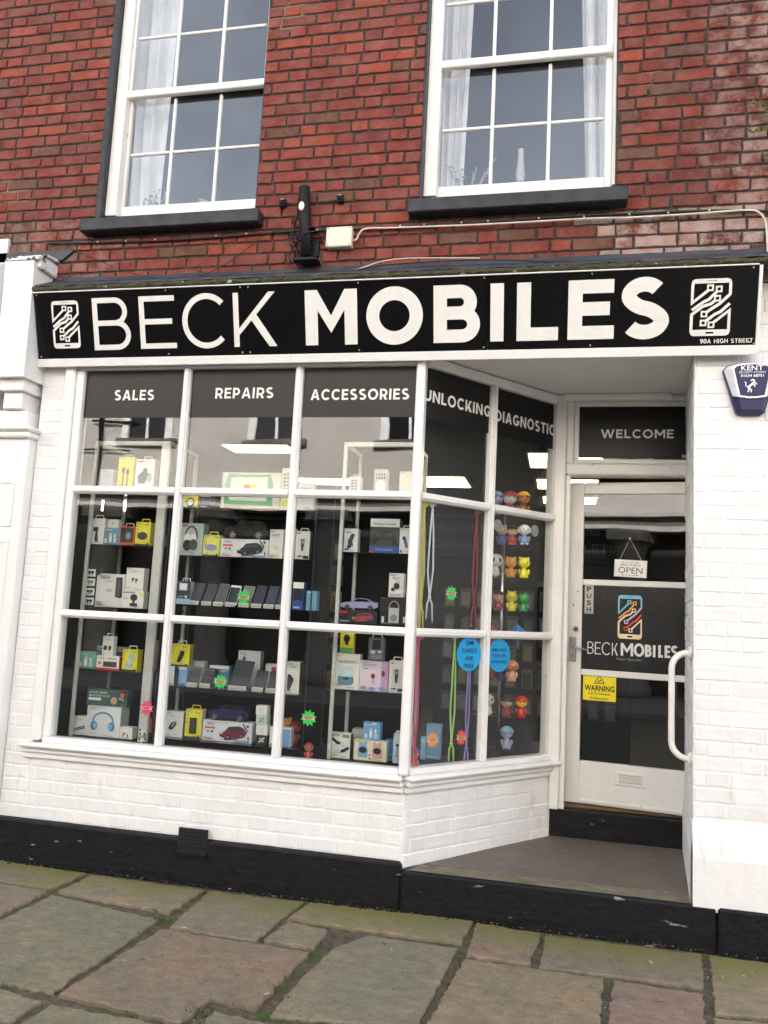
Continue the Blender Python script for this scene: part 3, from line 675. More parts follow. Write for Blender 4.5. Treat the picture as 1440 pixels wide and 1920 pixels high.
# --- door frame and transom light
DY = .93
df = MB()
df.box(-.035, .028, DY - .045, DY + .1, .392, 3.06, WOODC, .008); df.box(.0285, .062, DY - .02, DY + .1, .392, 2.52, WOODC, .006); df.box(.0285, .075, DY - .018, DY + .1, 2.6, 3.02, WOODC, .006)
df.box(.0285, .95, DY - .03, DY + .1, 2.521, 2.6, WOODC, .01); df.box(.0755, .95, DY - .012, DY + .1, 2.6005, 2.632, WOODC, .006); df.box(.0285, .95, DY - .03, DY + .1, 3.0205, 3.06, WOODC, .008)
df.box(.0755, .11, DY - .005, DY + .08, 2.6325, 2.99, WOODC, .006); df.box(.0755, .95, DY - .006, DY + .08, 2.9905, 3.02, WOODC, .006)
df.box(.885, .95, DY - .02, DY + .1, .392, 2.52, WOODC, .006)
for z_ in (1.31,): df.M = None; df.ellprism(-.004, z_, .017, .017, DY - .052, DY - .044, WOODC)
DF = obj('door_frame', df, B)
tl_ = MB(); DPL = Plane((0, DY, 0), (1, 0, 0)); tl_.box(.11, .9, DY + .02, DY + .024, 2.645, 2.99, VINYL)
a0, a1 = DPL.uv(1127, 811), DPL.uv(1264, 809); caps(tl_, 'WELCOME', (a0[0] + a1[0]) / 2, a0[1] - .004, .058, SIGNW, DY + .018, a1[0] - a0[0])
q = DPL.uv(1279, 855); tl_.text('90A HIGH STREET.', q[0], q[1], .022, SIGNW, DY + .018, .3, .02, 1)
obj('transom_panel', tl_, DF); obj('pane', MB().box(.11, .9, DY + .03, DY + .034, 2.6, 2.99, PANE), DF)
# --- the door, standing ajar
DP = Plane((.062, 1.055, 0), (.815, -.115, 0)); DW = math.hypot(.815, .115)
def duv(u, v): return DP.uv(u, v)
zb_, zt_ = duv(1062, 1503)[1], duv(1070, 905)[1]
gl0 = duv(1094, 1000)[0]; gl1 = duv(1286, 1000)[0]; 
zr = [duv(1190, 926)[1], duv(1190, 1089)[1], duv(1190, 1100)[1], duv(1190, 1261)[1], duv(1190, 1273)[1], duv(1190, 1437)[1]]
dm = MB(DP.M)
dm.box(0, gl0, 0, .045, zb_, zt_, WOODC, .004); dm.box(gl1, DW, 0, .045, zb_, zt_, WOODC, .004)
dm.box(gl0 + .0003, gl1 - .0003, 0.0005, .045, zr[0], zt_ - .0005, WOODC, .004); dm.box(gl0 + .0003, gl1 - .0003, .0005, .045, zb_ + .0005, zr[5], WOODC, .004)
dm.box(gl0 + .0003, gl1 - .0003, .003, .04, zr[2], zr[1], WOODC, .004); dm.box(gl0 + .0003, gl1 - .0003, .003, .04, zr[4], zr[3], WOODC, .004)
dm.box(.1, DW - .02, -.006, -.0005, zb_ + .012, zb_ + .03, WOODC, .003)
DOOR = obj('entrance_door', dm, B)
g = MB(DP.M); g.box(gl0, gl1, .018, .0225, zr[1], zr[0], PANE); g.box(gl0, gl1, .018, .0225, zr[5], zr[4], PANE); obj('pane', g, DOOR)
# printed panel: phone emblem and name
BLUEP, ORP, REDP, PINKP, CREAM, LILAC = ink('#7fc4d6'), ink('#f0a04b'), ink('#e2553f'), ink('#d9475f'), ink('#f0d9b4'), ink('#c9bcd8')
def emblem(mb, x0, z0, wd, ht, y, cols=None, bold=1.0):
    c = cols or [SIGNW] * 9; U = lambda a, b: (x0 + a * wd, z0 + b * ht); sw = .075 * wd * bold
    def ln(pts, m, w_=None): mb.strip([U(*p) for p in pts], w_ or sw, y, m)
    def rc(cx, cz, sx, sz): return [(cx + .09 * math.cos(R(t)) * sx, cz + .05 * math.sin(R(t)) * sz) for t in ()]
    tl = [(.02, .56), (.02, .9), (.04, .955), (.12, .985)]; ln([(.46, .82), (.03, .585), (.03, .9), (.05, .955), (.12, .97)], c[0])
    mb.poly([U(.1, 1), U(.02, .975), U(0, .93), U(0, .92), U(1, .92), U(1, .93), U(.98, .975), U(.9, 1)], y - .0003, c[1])
    mb.poly([U(.36, .955), U(.64, .955), U(.64, .965), U(.36, .965)], y - .0006, SIGNB)
    ln([(.97, .93), (.97, .71)], c[1]); ln([(.97, .72), (.72, .56), (.58, .5), (.36, .4)], c[2])
    ln([(.68, .8), (.45, .64), (.32, .6), (.03, .46)], c[3])
    ln([(.64, .64), (.5, .56), (.3, .52), (.03, .38), (.03, .08)], c[4])
    ln([(.97, .56), (.75, .42), (.62, .38), (.35, .24)], c[5])
    ln([(.54, .21), (.97, .44), (.97, .08)], c[6])
    mb.poly([U(.1, 0), U(.9, 0), U(.97, .02), U(1, .06), U(1, .11), U(0, .11), U(0, .06), U(.03, .02)], y - .0003, c[7])
    mb.poly([U(.4, .04), U(.6, .04), U(.6, .072), U(.4, .072)], y - .0006, SIGNB)
    for (a, b), m in zip(((.47, .84), (.69, .815), (.66, .655), (.34, .385), (.33, .23), (.53, .195)), (c[0], c[3], c[4], c[2], c[5], c[6])):
        k = .085; kz = k * wd / ht
        mb.poly([U(a - k, b - kz), U(a + k, b - kz), U(a + k, b + kz), U(a - k, b + kz)], y - .0008, m); k *= .45; kz *= .45
        mb.poly([U(a - k, b - kz), U(a + k, b - kz), U(a + k, b + kz), U(a - k, b + kz)], y - .0011, SIGNB)
pm = MB(DP.M); PRN = two_tone('black_printed_vinyl', (.009, .009, .010), (.02, .02, .021), 6, .4, .7, .3, c3=(.045, .045, .045), s3=40, lo3=.62, hi3=.75)
pm.box(gl0, gl1, .012, .016, zr[3], zr[2], PRN)
e0, e1 = duv(1158, 1197), duv(1204, 1117)
emblem(pm, e0[0], e0[1], e1[0] - e0[0], e1[1] - e0[1], .0105, [BLUEP, BLUEP, LILAC, ORP, CREAM, REDP, CREAM, CREAM])
for ch, a, b, v0, v1, bold in (('B', 1101, 1113, 1226, 1203, 0), ('E', 1115, 1126, 1227, 1204, 0), ('C', 1128, 1144, 1228, 1204.5, 0), ('K', 1147, 1158, 1229, 1206, 0),
    ('M', 1163.5, 1187, 1230, 1206, 1), ('O', 1188, 1208, 1231, 1207, 1), ('B', 1209, 1222, 1232, 1209, 1), ('I', 1224, 1229, 1232.5, 1210, 1), ('L', 1234, 1243, 1233, 1210, 1), ('E', 1246, 1257, 1234, 1210.5, 1), ('S', 1258, 1272, 1235, 1211, 1)):
    p, q = duv(a, (v0 + v1) / 2), duv(b, (v0 + v1) / 2); zl = duv((a + b) / 2, v0)[1]; zh = duv((a + b) / 2, v1)[1]
    glyph(pm, ch, p[0], q[0], zl, zh, .016 if bold else .0062, .0105, SIGNW)
q0, q1 = duv(1156, 1235), duv(1203, 1238); pm.text('Repair Specialist', (q0[0] + q1[0]) / 2, (q0[1] + q1[1]) / 2, .015, ink('#9a9a98'), .0105, q1[0] - q0[0])
obj('printed_panel', pm, DOOR)
# lever handle, locks, letter plate
hm = MB(DP.M); a, b = duv(1068, 1194), duv(1080, 1241); hm.box(a[0], b[0], -.008, 0, b[1], a[1], STEEL, .003)
c = duv(1074, 1211); hm.tube([(c[0], -.005, c[1]), (c[0], -.04, c[1])], .008, STEEL, 10); hm.tube([(c[0], -.038, c[1]), (c[0] + .02, -.045, c[1] - .004), (c[0] + .1, -.045, c[1] - .022)], [.009, .008, .006], STEEL, 10)
c = duv(1073, 1229); hm.ell(c[0], c[1] + .004, .004, .004, -.0085, BLK, 12); hm.poly([(c[0] - .002, c[1] - .009), (c[0] + .002, c[1] - .009), (c[0] + .002, c[1] + .003), (c[0] - .002, c[1] + .003)], -.0087, BLK)
obj('door_handle', hm, DOOR)
lk = MB(DP.M); c = duv(1080, 1179); lk.ellprism(c[0], c[1], .02, .02, -.008, 0, STEEL); lk.ellprism(c[0], c[1], .012, .012, -.014, -.0075, CHROME); lk.box(c[0] - .001, c[0] + .001, -.0146, -.013, c[1] - .006, c[1] + .006, BLK)
obj('door_lock', lk, DOOR)
lk = MB(DP.M); c = duv(1075, 1134); lk.ellprism(c[0], c[1], .015, .018, -.004, 0, WOODC); lk.ell(c[0], c[1] + .003, .004, .004, -.0045, BLK, 12); lk.poly([(c[0] - .002, c[1] - .009), (c[0] + .002, c[1] - .009), (c[0] + .002, c[1] + .002), (c[0] - .002, c[1] + .002)], -.0046, BLK)
obj('keyhole_cover', lk, DOOR)
lp = MB(DP.M); c = duv(1183, 1462); lp.box(c[0] - .098, c[0] + .098, -.008, 0, c[1] - .042, c[1] + .042, WOODC, .004); lp.box(c[0] - .07, c[0] + .07, -.012, -.008, c[1] - .024, c[1] + .03, ink('#d2d0ca'), .004)
lp.box(c[0] - .066, c[0] + .066, -.013, -.0122, c[1] - .02, c[1] - .0185, ink('#8d8a84')); lp.box(c[0] - .066, c[0] + .066, -.0135, -.0122, c[1] + .0245, c[1] + .0265, ink('#8d8a84'))
lp.text('PRIVATE', c[0], c[1] + .004, .014, ink('#b9b6b0'), -.0124, .08)
obj('letter_plate', lp, DOOR)
# --- air brick
VENT = mat('vent_iron', (.016, .016, .018), .45, spec=.35)
ab = MB(); ab.box(-2.08, -1.9, -.040, -.03, .155, .298, VENT, .003); ab.box(-2.085, -1.895, -.05, -.036, .15, .172, BLACKP, .004)
HOLE = mat('vent_hole', (.002, .002, .002), .9)
for r_ in range(5):
    for k in range(7): 
        x, z = -2.06 + k * .0235 + (r_ % 2) * .011, .196 + r_ * .02
        if x < -1.91: ab.ell(x, z, .0085, .0075, -.0406, HOLE, 10)
obj('air_brick', ab, B)

# ------------------------------------------------------------------ fascia sign
SP = Plane((-3.262, -.08, 3.052), (1, 0, 0), (0, -.115, .388)); SH = math.hypot(.115, .388)
SG = empty('shop_sign', (-1.13, -.13, 3.052), 'long black fascia sign with large ivory lettering and a phone emblem at each end', 'shop sign')
s = MB(SP.M); s.box(0, 1.405, 0, .012, 0, SH, SIGNB, .001); s.box(1.407, 2.84, 0.0004, .012, 0, SH, SIGNB, .001); s.box(2.842, 4.238, 0, .012, 0, SH, SIGNB, .001)
obj('board', s, SG)
s = MB(SP.M); s.box(-.004, 4.256, -.016, .02, -.052, -.001, WOODW, .003); s.box(4.239, 4.256, -.01, .02, -.0005, SH, WOODW, .002); s.box(-.004, 4.238, -.01, .014, SH + .0005, SH + .008, WOODW, .002)
obj('trim', s, SG)
s = MB(SP.M)
for ch, a, b, t, o, bold in (('B', 175, 245, 563, 655, 0), ('E', 262, 330, 560, 651, 0), ('C', 342, 423.5, 556.5, 650, 0), ('K', 438, 518, 553, 648, 0), ('M', 572.5, 670, 549, 645, 1), ('O', 687, 793, 546.5, 643, 1),
    ('B', 813, 901, 541, 642, 1), ('I', 919.5, 944.5, 538.5, 639, 1), ('L', 969, 1047, 536.5, 638, 1), ('E', 1065, 1152, 531.5, 635, 1), ('S', 1163.5, 1255, 529, 633, 1)):
    zl = SP.uv((a + b) / 2, o)[1]; zh = SP.uv((a + b) / 2, t)[1]; p = SP.uv(a, (t + o) / 2)[0]; q = SP.uv(b, (t + o) / 2)[0]
    zl, zh = .045 + (zl - .045) * .35, .372 + (zh - .372) * .35
    glyph(s, ch, p, q, zl, zh, .076 if bold else .034, -.0015, SIGNW)
obj('lettering', s, SG); s = MB(SP.M)
q0, q1 = SP.uv(1311, 639), SP.uv(1414, 640); s.text('90', q0[0] + .02, q0[1] - .003, .022, SIGNW, -.0015, .034, .02); caps(s, 'A HIGH STREET', (q0[0] + q1[0]) / 2 + .016, q0[1] - .003, .022, SIGNW, -.0015, q1[0] - q0[0] - .046, .17); s.ell(q1[0] - .002, q1[1] - .011, .003, .003, -.0015, SIGNW, 10)
obj('address_lettering', s, SG)
for a, b in (((99, 655), (149, 563)), ((1295, 632), (1370, 521))):
    s = MB(SP.M); p, q = SP.uv(*a), SP.uv(*b); x0 = SP.uv(a[0], (a[1] + b[1]) / 2)[0]; x1 = SP.uv(b[0], (a[1] + b[1]) / 2)[0]
    emblem(s, x0, p[1] + .004, x1 - x0, q[1] - p[1] - .004, -.0015); obj('phone_emblem', s, SG)
for x in (.02, .9, 1.38, 1.43, 2.1, 2.82, 3.4, 4.21):
    for z in (.015, SH - .012): obj('screw', MB(SP.M).ball((x, -.001, z), (.005, .003, .005), STEEL, 8, 6), SG)

# ------------------------------------------------------------------ neighbour on the left
NB = empty('neighbouring_shopfront', (-3.9, -.05, 0), 'white panelled shopfront pilaster and console bracket of the building next door', 'shopfront')
p = MB(); p.box(-3.62, -3.275, -.075, .2, .0, 2.56, WOODW, .006)
p.box(-9, -3.6205, -.03, .2, .0, 3.9, WOODW)
for z0, z1 in ((1.98, 2.27), (.75, 1.9)):
    p.box(-3.56, -3.34, -.082, -.0755, z1 - .02, z1, WOODW, .002); p.box(-3.56, -3.34, -.082, -.0755, z0, z0 + .02, WOODW, .002); p.box(-3.36, -3.34, -.082, -.0755, z0 + .0205, z1 - .0205, WOODW, .002); p.box(-3.56, -3.54, -.082, -.0755, z0 + .0205, z1 - .0205, WOODW, .002)
p.box(-3.66, -3.255, -.11, .2, 2.54, 2.58, WOODW, .01); p.box(-3.66, -3.24, -.13, .2, 2.5805, 2.61, WOODW, .012)
obj('pilaster', p, NB)
c = MB(); c.box(-3.6, -3.3, -.085, .2, 2.611, 2.72, WOODW, .006); c.box(-3.46, -3.325, -.115, .2, 2.7205, 2.83, WOODW, .006); c.box(-3.47, -3.3, -.15, .2, 2.8305, 2.904, WOODW, .005)
extrude_x(c, [(-.2, 2.905), (-.2, 3.2), (-.205, 3.45), (-.215, 3.66), (-.12, 3.715), (.1, 3.715), (.1, 2.905)], -3.475, -3.268, WOODW)
obj('console_bracket', c, NB)
c = MB(); extrude_x(c, [(-.225, 3.655), (-.215, 3.675), (-.125, 3.725), (.0, 3.74), (.0, 3.72), (-.12, 3.7155), (-.2, 3.6605)], -3.47, -3.235, CHIP, 30, .004)
c.box(-3.267, -3.24, -.19, -.005, 3.615, 3.7, CHIP, .008)
obj('bracket_cap', c, NB)
c = MB(); extrude_x(c, [(-.165, 2.905), (-.155, 3.2), (-.16, 3.45), (-.2, 3.64), (-.12, 3.69), (.1, 3.69), (.1, 2.905)], -3.76, -3.53, WOODW); c.box(-3.53, -3.475, -.09, .1, 2.905, 3.68, WOODW)
obj('console_bracket', c, NB)
c = MB(); c.add([(-9, -.03, 3.735), (-3.2, -.03, 3.735), (-3.12, -.03, 3.8), (-9, -.03, 3.8), (-9, .0, 3.735), (-3.2, .0, 3.735), (-3.12, .0, 3.8), (-9, .0, 3.8)], [(0, 1, 2, 3), (5, 4, 7, 6), (1, 5, 6, 2), (2, 6, 7, 3), (4, 5, 1, 0)], LEAD); obj('lead_flashing', c, NB)

# ------------------------------------------------------------------ fittings on the brick wall
WP = plane_y(-.03)
def wire(pts, r, m, y=-.022, n=6, sub=6, sag=0):
    P = [Vector((*at(u, v, y),)) for u, v in pts]; out = []
    for i in range(len(P) - 1):
        a, b = P[max(i - 1, 0)], P[min(i + 2, len(P) - 1)]; p, q = P[i], P[i + 1]
        for k in range(sub):
            t = k / sub; out.append(.5 * ((2 * p) + (q - a) * t + (2 * a - 5 * p + 4 * q - b) * t * t + (3 * p - a - 3 * q + b) * t ** 3))
    out.append(P[-1]); return out
CAB = mat('black_cable', (.012, .012, .013), .5); CABW = mat('white_cable', (.62, .58, .5), .5, var=.15, scale=20)
m = MB(); m.tube(wire([(90, 456), (180, 455), (300, 451), (400, 445), (490, 438), (545, 434), (600, 432), (720, 427), (900, 417), (1100, 404), (1180, 401), (1330, 395), (1460, 396)], 0, 0), .0075, CAB)
o = obj('wall_cable', m, label='black cable clipped along the brickwork under the upstairs sills', cat='cable')
for u, v in ((183, 454), (236, 452), (291, 449), (405, 442), (462, 438), (595, 431), (750, 423), (795, 421), (865, 417), (915, 414), (1010, 409), (1095, 406), (1180, 402), (1253, 399), (1330, 394)):
    obj('clip', MB().ball(at(u, v, -.03), (.006, .006, .006), ink('#cfc8bb'), 6, 4), o)
m = MB(); m.tube(wire([(658, 452), (668, 449), (674, 438), (686, 429), (740, 427), (900, 421), (1100, 410), (1180, 408), (1300, 401), (1400, 394), (1425, 400), (1436, 420), (1439, 462), (1441, 500)], 0, 0, -.034), .0058, CABW)
obj('wall_cable', m, label='cream cable running right from the junction box across the bricks', cat='cable')
m = MB(); m.tube(wire([(470, 528), (600, 520), (660, 508), (730, 496), (900, 487), (1100, 492), (1300, 487), (1440, 474)], 0, 0, -.13), .004, CAB)
m.tube(wire([(108, 452), (160, 478), (260, 516), (350, 522), (420, 497), (500, 440), (560, 425)], 0, 0, -.06), .003, CAB); obj('slack_cable', m, label='thin black cable drooping along the lead above the sign', cat='cable')
m = MB(); m.tube(wire([(580, 522), (660, 508), (740, 486), (900, 484)], 0, 0, -.1), .0035, CABW); obj('slack_cable', m, label='thin grey cable resting on the lead under the junction box', cat='cable')
# cut-off iron post with its plate and knot of cable
PB = empty('iron_post', tuple(at(575, 484, -.06)), 'short cut off black iron post bolted to the wall between the upstairs windows', 'post')
a, b = at(575, 482, -.07), at(571, 352, -.07); m = MB(); m.tube([a, a.lerp(b, .5), b], .034, BLACKP, 16); m.ell(b.x - .0, a.z + .31, .018, .028, -.1052, ink('#d9d7d2')); obj('post', m, PB)
m = MB(); m.box(a.x - .075, a.x + .075, -.11, -.01, a.z - .035, a.z - .015, BLACKP, .004); m.box(a.x - .06, a.x + .06, -.03, -.01, a.z + .02, a.z + .13, BLACKP, .004); m.box(a.x - .042, a.x + .042, -.10, -.02, a.z + .17, a.z + .182, BLACKP, .004); obj('base_plate', m, PB)
m = MB()
for i in range(7):
    cx_0, cz_0 = a.x - .07 + random.uniform(-.03, .03), a.z + random.uniform(.02, .22); rr = random.uniform(.025, .06); ph = random.uniform(0, 6)
    m.tube([(cx_0 + rr * .6 * math.cos(t * .5 + ph), -.05 - .02 * math.sin(t * .9), cz_0 + rr * 1.4 * math.sin(t * .5 + ph)) for t in range(12)], .0045, CAB, 6)
m.tube([(a.x - .08, -.05, a.z + .09), (a.x, -.125, a.z + .13), (a.x + .06, -.06, a.z + .17), (a.x + .08, -.03, a.z + .1)], .0045, CAB, 6)
obj('cable_coil', m, label='tangle of black cable loops hanging beside the iron post', cat='cable')
JB = empty('junction_box', tuple(at(636, 465, -.01)), 'cream plastic junction box on the bricks right of the iron post', 'junction box')
p, q = at(611, 464, -.055), at(660, 424, -.055); CRM = mat('cream_plastic', (.68, .64, .55), .4, var=.04)
m = MB(); m.box(p.x, q.x, -.036, .0, p.z + .004, q.z - .004, CRM, .005); obj('box', m, JB); m = MB(); m.box(p.x - .003, q.x + .003, -.062, -.0365, p.z, q.z, CRM, .006)
for x in (p.x + .012, q.x - .012):
    for z in (p.z + .012, q.z - .012): m.ell(x, z, .005, .005, -.0625, ink('#a39a86'), 10)
obj('lid', m, JB)
for u, v, t in ((530, 381, 'small black wall bracket left of the iron post'), (638, 373, 'small black wall bracket above the junction box')):
    c = at(u, v, -.03); m = MB(); m.box(c.x - .02, c.x + .02, -.045, -.008, c.z - .025, c.z + .025, BLACKP, .004); m.box(c.x - .008, c.x + .008, -.06, -.045, c.z - .015, c.z + .01, BLACKP, .003); m.box(c.x - .012, c.x + .012, -.052, -.0455, c.z + .012, c.z + .02, ink('#9a9a9a'), .002); obj('wall_bracket', m, label=t, cat='bracket')
m = MB(); a, b = at(533, 381, -.03), at(636, 375, -.03); m.tube([a, a.lerp(b, .5) + Vector((0, 0, -.008)), b], .003, CAB, 6); obj('tie_wire', m, label='thin wire strung between the two small wall brackets', cat='wire')
# ivy sprigs at the right edge
IV = mat('ivy_leaf', (.09, .12, .02), .7, var=.4, scale=60); m = MB()
for u0, v0, u1, v1 in ((1470, 215, 1412, 192), (1470, 236, 1405, 245), (1475, 300, 1430, 286), (1475, 262, 1436, 225)):
    A, C = at(u0, v0, -.06), at(u1, v1, -.05); P = [A.lerp(C, t / 6) + Vector((0, random.uniform(-.01, .01), .012 * math.sin(t))) for t in range(7)]; m.tube(P, .003, IV, 5)
    for P_ in P:
        for _ in range(7):
            d = Vector((random.uniform(-1, 1), random.uniform(-1, .2), random.uniform(-1, 1))).normalized() * random.uniform(.01, .024); e = d.cross(Vector((.3, 1, .2))).normalized() * .007
            m.add([P_, P_ + d * .5 + e, P_ + d, P_ + d * .5 - e], [(0, 1, 2, 3)], IV)
obj('ivy', m, label='small sprigs of green ivy hanging from the bricks at the far right', cat='plant')
# alarm box
AB = empty('alarm_box', (.935, 0, 2.69), 'dark blue and white burglar alarm box on the white brick pier', 'alarm box')
NAVY = mat('navy_alarm_plastic', (.008, .008, .075), .35, spec=.3); AW = mat('alarm_white_plastic', (.8, .82, .88), .3)
def sc(pts, k, cx=.935 + .028, cz=2.83): return [(cx + (x - cx) * k, cz + (z - cz) * k) for x, z in pts]
ac = .963
outl = [(ac - .135, 2.93), (ac - .115, 2.955), (ac - .06, 2.97), (ac, 2.975), (ac + .06, 2.97), (ac + .115, 2.955), (ac + .135, 2.93), (ac + .07, 2.70), (ac + .05, 2.688), (ac - .05, 2.688), (ac - .07, 2.70)]
m = MB(); m.prism(outl, -.03, .0, NAVY); obj('backplate', m, AB)
def taper(mb, o0, o1, y0, y1, mt):
    n = len(o0); o0 = o0[::-1]; o1 = o1[::-1]
    vs = [(x, y0, z) for x, z in o0] + [(x, y1, z) for x, z in o1]; mb.add(vs, [(i, (i + 1) % n, n + (i + 1) % n, n + i) for i in range(n)] + [list(range(n, 2 * n))], mt)
up_ = [(ac - .13, 2.928), (ac - .112, 2.952), (ac - .06, 2.966), (ac, 2.971), (ac + .06, 2.966), (ac + .112, 2.952), (ac + .13, 2.928), (ac + .088, 2.79), (ac + .03, 2.78), (ac - .03, 2.78), (ac - .088, 2.79)]
fr_ = [(ac - .098, 2.928), (ac - .086, 2.944), (ac - .05, 2.953), (ac, 2.956), (ac + .05, 2.953), (ac + .086, 2.944), (ac + .098, 2.928), (ac + .066, 2.772), (ac + .02, 2.765), (ac - .02, 2.765), (ac - .066, 2.772)]
m = MB(); taper(m, up_, fr_, -.0305, -.08, AW); obj('cover', m, AB)
lo_ = [(ac - .088, 2.789), (ac + .088, 2.789), (ac + .066, 2.702), (ac + .05, 2.69), (ac - .05, 2.69), (ac - .066, 2.702)]; lf = [(ac - .064, 2.766), (ac + .064, 2.766), (ac + .052, 2.712), (ac + .046, 2.706), (ac - .046, 2.706), (ac - .052, 2.712)]
m = MB(); taper(m, lo_[::-1], lf[::-1], -.0305, -.072, NAVY); obj('sounder', m, AB)
m = MB(); m.poly(sc(fr_, .9, ac, 2.862), -.0805, NAVY); lw_ = ink('#e8e8f2')
m.text('KENT', ac, 2.927, .026, lw_, -.0812, .108, .012); m.text('SECURITY SYSTEMS', ac, 2.904, .010, lw_, -.0812, .13, .0); m.text('01634 68751', ac, 2.886, .014, lw_, -.0812, .112, .02)
# rampant horse
hx, hz = ac - .004, 2.828
for pts, wd in (([(-.018, -.01), (-.008, .004), (.004, .014), (.014, .024)], .012), ([(.012, .022), (.016, .034), (.006, .04), (-.004, .032)], .008), ([(-.018, -.008), (-.014, -.024), (-.022, -.034)], .0055), ([(-.012, -.01), (0, -.022), (-.004, -.036)], .0055),
    ([(.006, .012), (.018, .008), (.016, -.004)], .005), ([(.01, .018), (.024, .02), (.028, .01)], .005), ([(-.02, -.006), (-.032, .006), (-.03, .02), (-.038, .028)], .005)):
    m.strip([(hx + a * .9, hz + b * .9) for a, b in pts], wd * .9, -.0812, lw_)
obj('nameplate', m, AB)
# grab rail on the pier reveal
GR = empty('grab_rail', (.69, .08, 1.16), 'curved white tubular grab rail fixed to the pier beside the door', 'grab rail')
gm = mat('rail_white_enamel', (.78, .75, .71), .3, var=.08, scale=14); y = .08; xr = .592; zt, zbm = 1.432, .888; r_ = .085
m = MB(); m.tube([(.684, y, zt)] + [(xr + r_ - r_ * math.sin(R(t)), y, zt - r_ + r_ * math.cos(R(t))) for t in range(0, 91, 15)] + [(xr + r_ - r_ * math.cos(R(t)), y, zbm + r_ - r_ * math.sin(R(t))) for t in range(0, 91, 15)] + [(.684, y, zbm)], .0165, gm, 14); obj('rail', m, GR)
for z in (zt, zbm):
    m = MB(); m.tube([(.672, y, z), (.678, y, z), (.6855, y, z)], [.021, .033, .034], gm, 18); m.tube([(.686, y, z), (.69, y, z)], .04, gm, 18); obj('flange', m, GR)
# stickers and plates on the door
def sign_on(P, name, x0, x1, z0, z1, y0, y1, m, label, cat, draw=None, c=.001):
    mb = MB(P.M); mb.box(x0, x1, y0, y1, z0, z1, m, c)
    if draw: draw(mb, x0, z0, x1 - x0, z1 - z0, y0 - .0008)
    return obj(name, mb, loc=P.M @ Vector(((x0 + x1) / 2, y0, z0)), label=label, cat=cat)
def d_push(mb, x, z, w, h, y):
    for i, ch in enumerate('PUSH'):
        mb.text(ch, x + w / 2, z + h * (.85 - .235 * i), h * .15, BLK, y, w * .52, .03)
    for a, b in ((.03, .06), (.94, .97)): mb.poly([(x + w * .06, z + h * a), (x + w * .94, z + h * a), (x + w * .94, z + h * (a + .01)), (x + w * .06, z + h * (a + .01))], y, BLK)
a, b = duv(1095.5, 1150), duv(1113, 1097); sign_on(DP, 'push_plate', a[0], b[0], a[1], b[1], .0085, .0115, mat('push_plate_metal', (.48, .48, .44), .35, .3), 'silver plate with vertical black PUSH lettering on the door', 'sign', d_push)
YEL = ink('#f2df2a', .35)
def d_warn(mb, x, z, w, h, y):
    mb.text('WARNING', x + w / 2, z + h * .47, h * .2, BLK, y, w * .9, .03); mb.text('CCTV Cameras', x + w / 2, z + h * .27, h * .085, BLK, y, w * .66, .012); mb.text('In Operation', x + w / 2, z + h * .1, h * .085, BLK, y, w * .55, .012)
    cx, cz, r = x + w / 2, z + h * .76, h * .2; t = [(cx + r * 1.05 * math.cos(R(q)), cz + r * math.sin(R(q))) for q in (90, 210, 330)]; mb.strip(t, h * .03, y, BLK, True)
    mb.poly([(cx - r * .38, cz - r * .2), (cx + r * .22, cz + r * .18), (cx + r * .32, cz + r * .02), (cx - r * .28, cz - r * .36)], y, BLK)
a, b = duv(1092, 1312), duv(1155, 1267); sign_on(DP, 'warning_sign', a[0], b[0], a[1], b[1], .0165, .0178, YEL, 'yellow CCTV warning notice stuck inside the lower door glass', 'sign', d_warn, .0004)
OS = empty('open_sign', DP.M @ Vector((*(duv(1182, 1083)[0], .012), duv(1182, 1083)[1])), 'white OPEN sign hanging on a string from a hook on the door glass', 'sign')
q0, q1 = duv(1152, 1082), duv(1213, 1053); cx, cz = (duv(1182, 1066)); hw, hh = .102, .056
m = MB(DP.M @ Matrix.Translation((cx, 0, cz)) @ Matrix.Rotation(R(-2.4), 4, 'Y').inverted() if False else DP.M @ Matrix.Translation((cx, 0, cz)) @ Matrix.Rotation(R(2.0), 4, 'Y'))
m.box(-hw, hw, .006, .010, -hh, hh, ink('#eceae4'), .001); m.box(-hw + .006, hw - .006, .0056, .0059, -hh + .006, hh - .006, ink('#f3f2ee'))
GRY = ink('#4a4a4c')
m.text('OPEN', 0, -.012, .038, GRY, .0050, .15, .0); m.text('BECK MOBILES', 0, .023, .013, GRY, .0050, .12)
for z in (.04, -.043):
    m.strip([(-.05, z), (.05, z)], .002, .0052, GRY)
    for x in (-.045, .045): m.poly([(x - .008, z - .004), (x + .008, z), (x - .008, z + .004)], .005, GRY)
obj('board', m, OS)
hk = duv(1181, 1010); m = MB(DP.M); m.tube([(cx - .07, .008, cz + .052), (hk[0], .006, hk[1]), (cx + .07, .008, cz + .05)], .0016, ink('#d8d5cc'), 5); obj('string', m, OS)
m = MB(DP.M); m.ellprism(hk[0], hk[1], .012, .012, .005, .012, CLEAR); m.ball((hk[0], .002, hk[1] + .002), .006, ink('#ecebe6'), 10, 6); obj('suction_hook', m, OS)

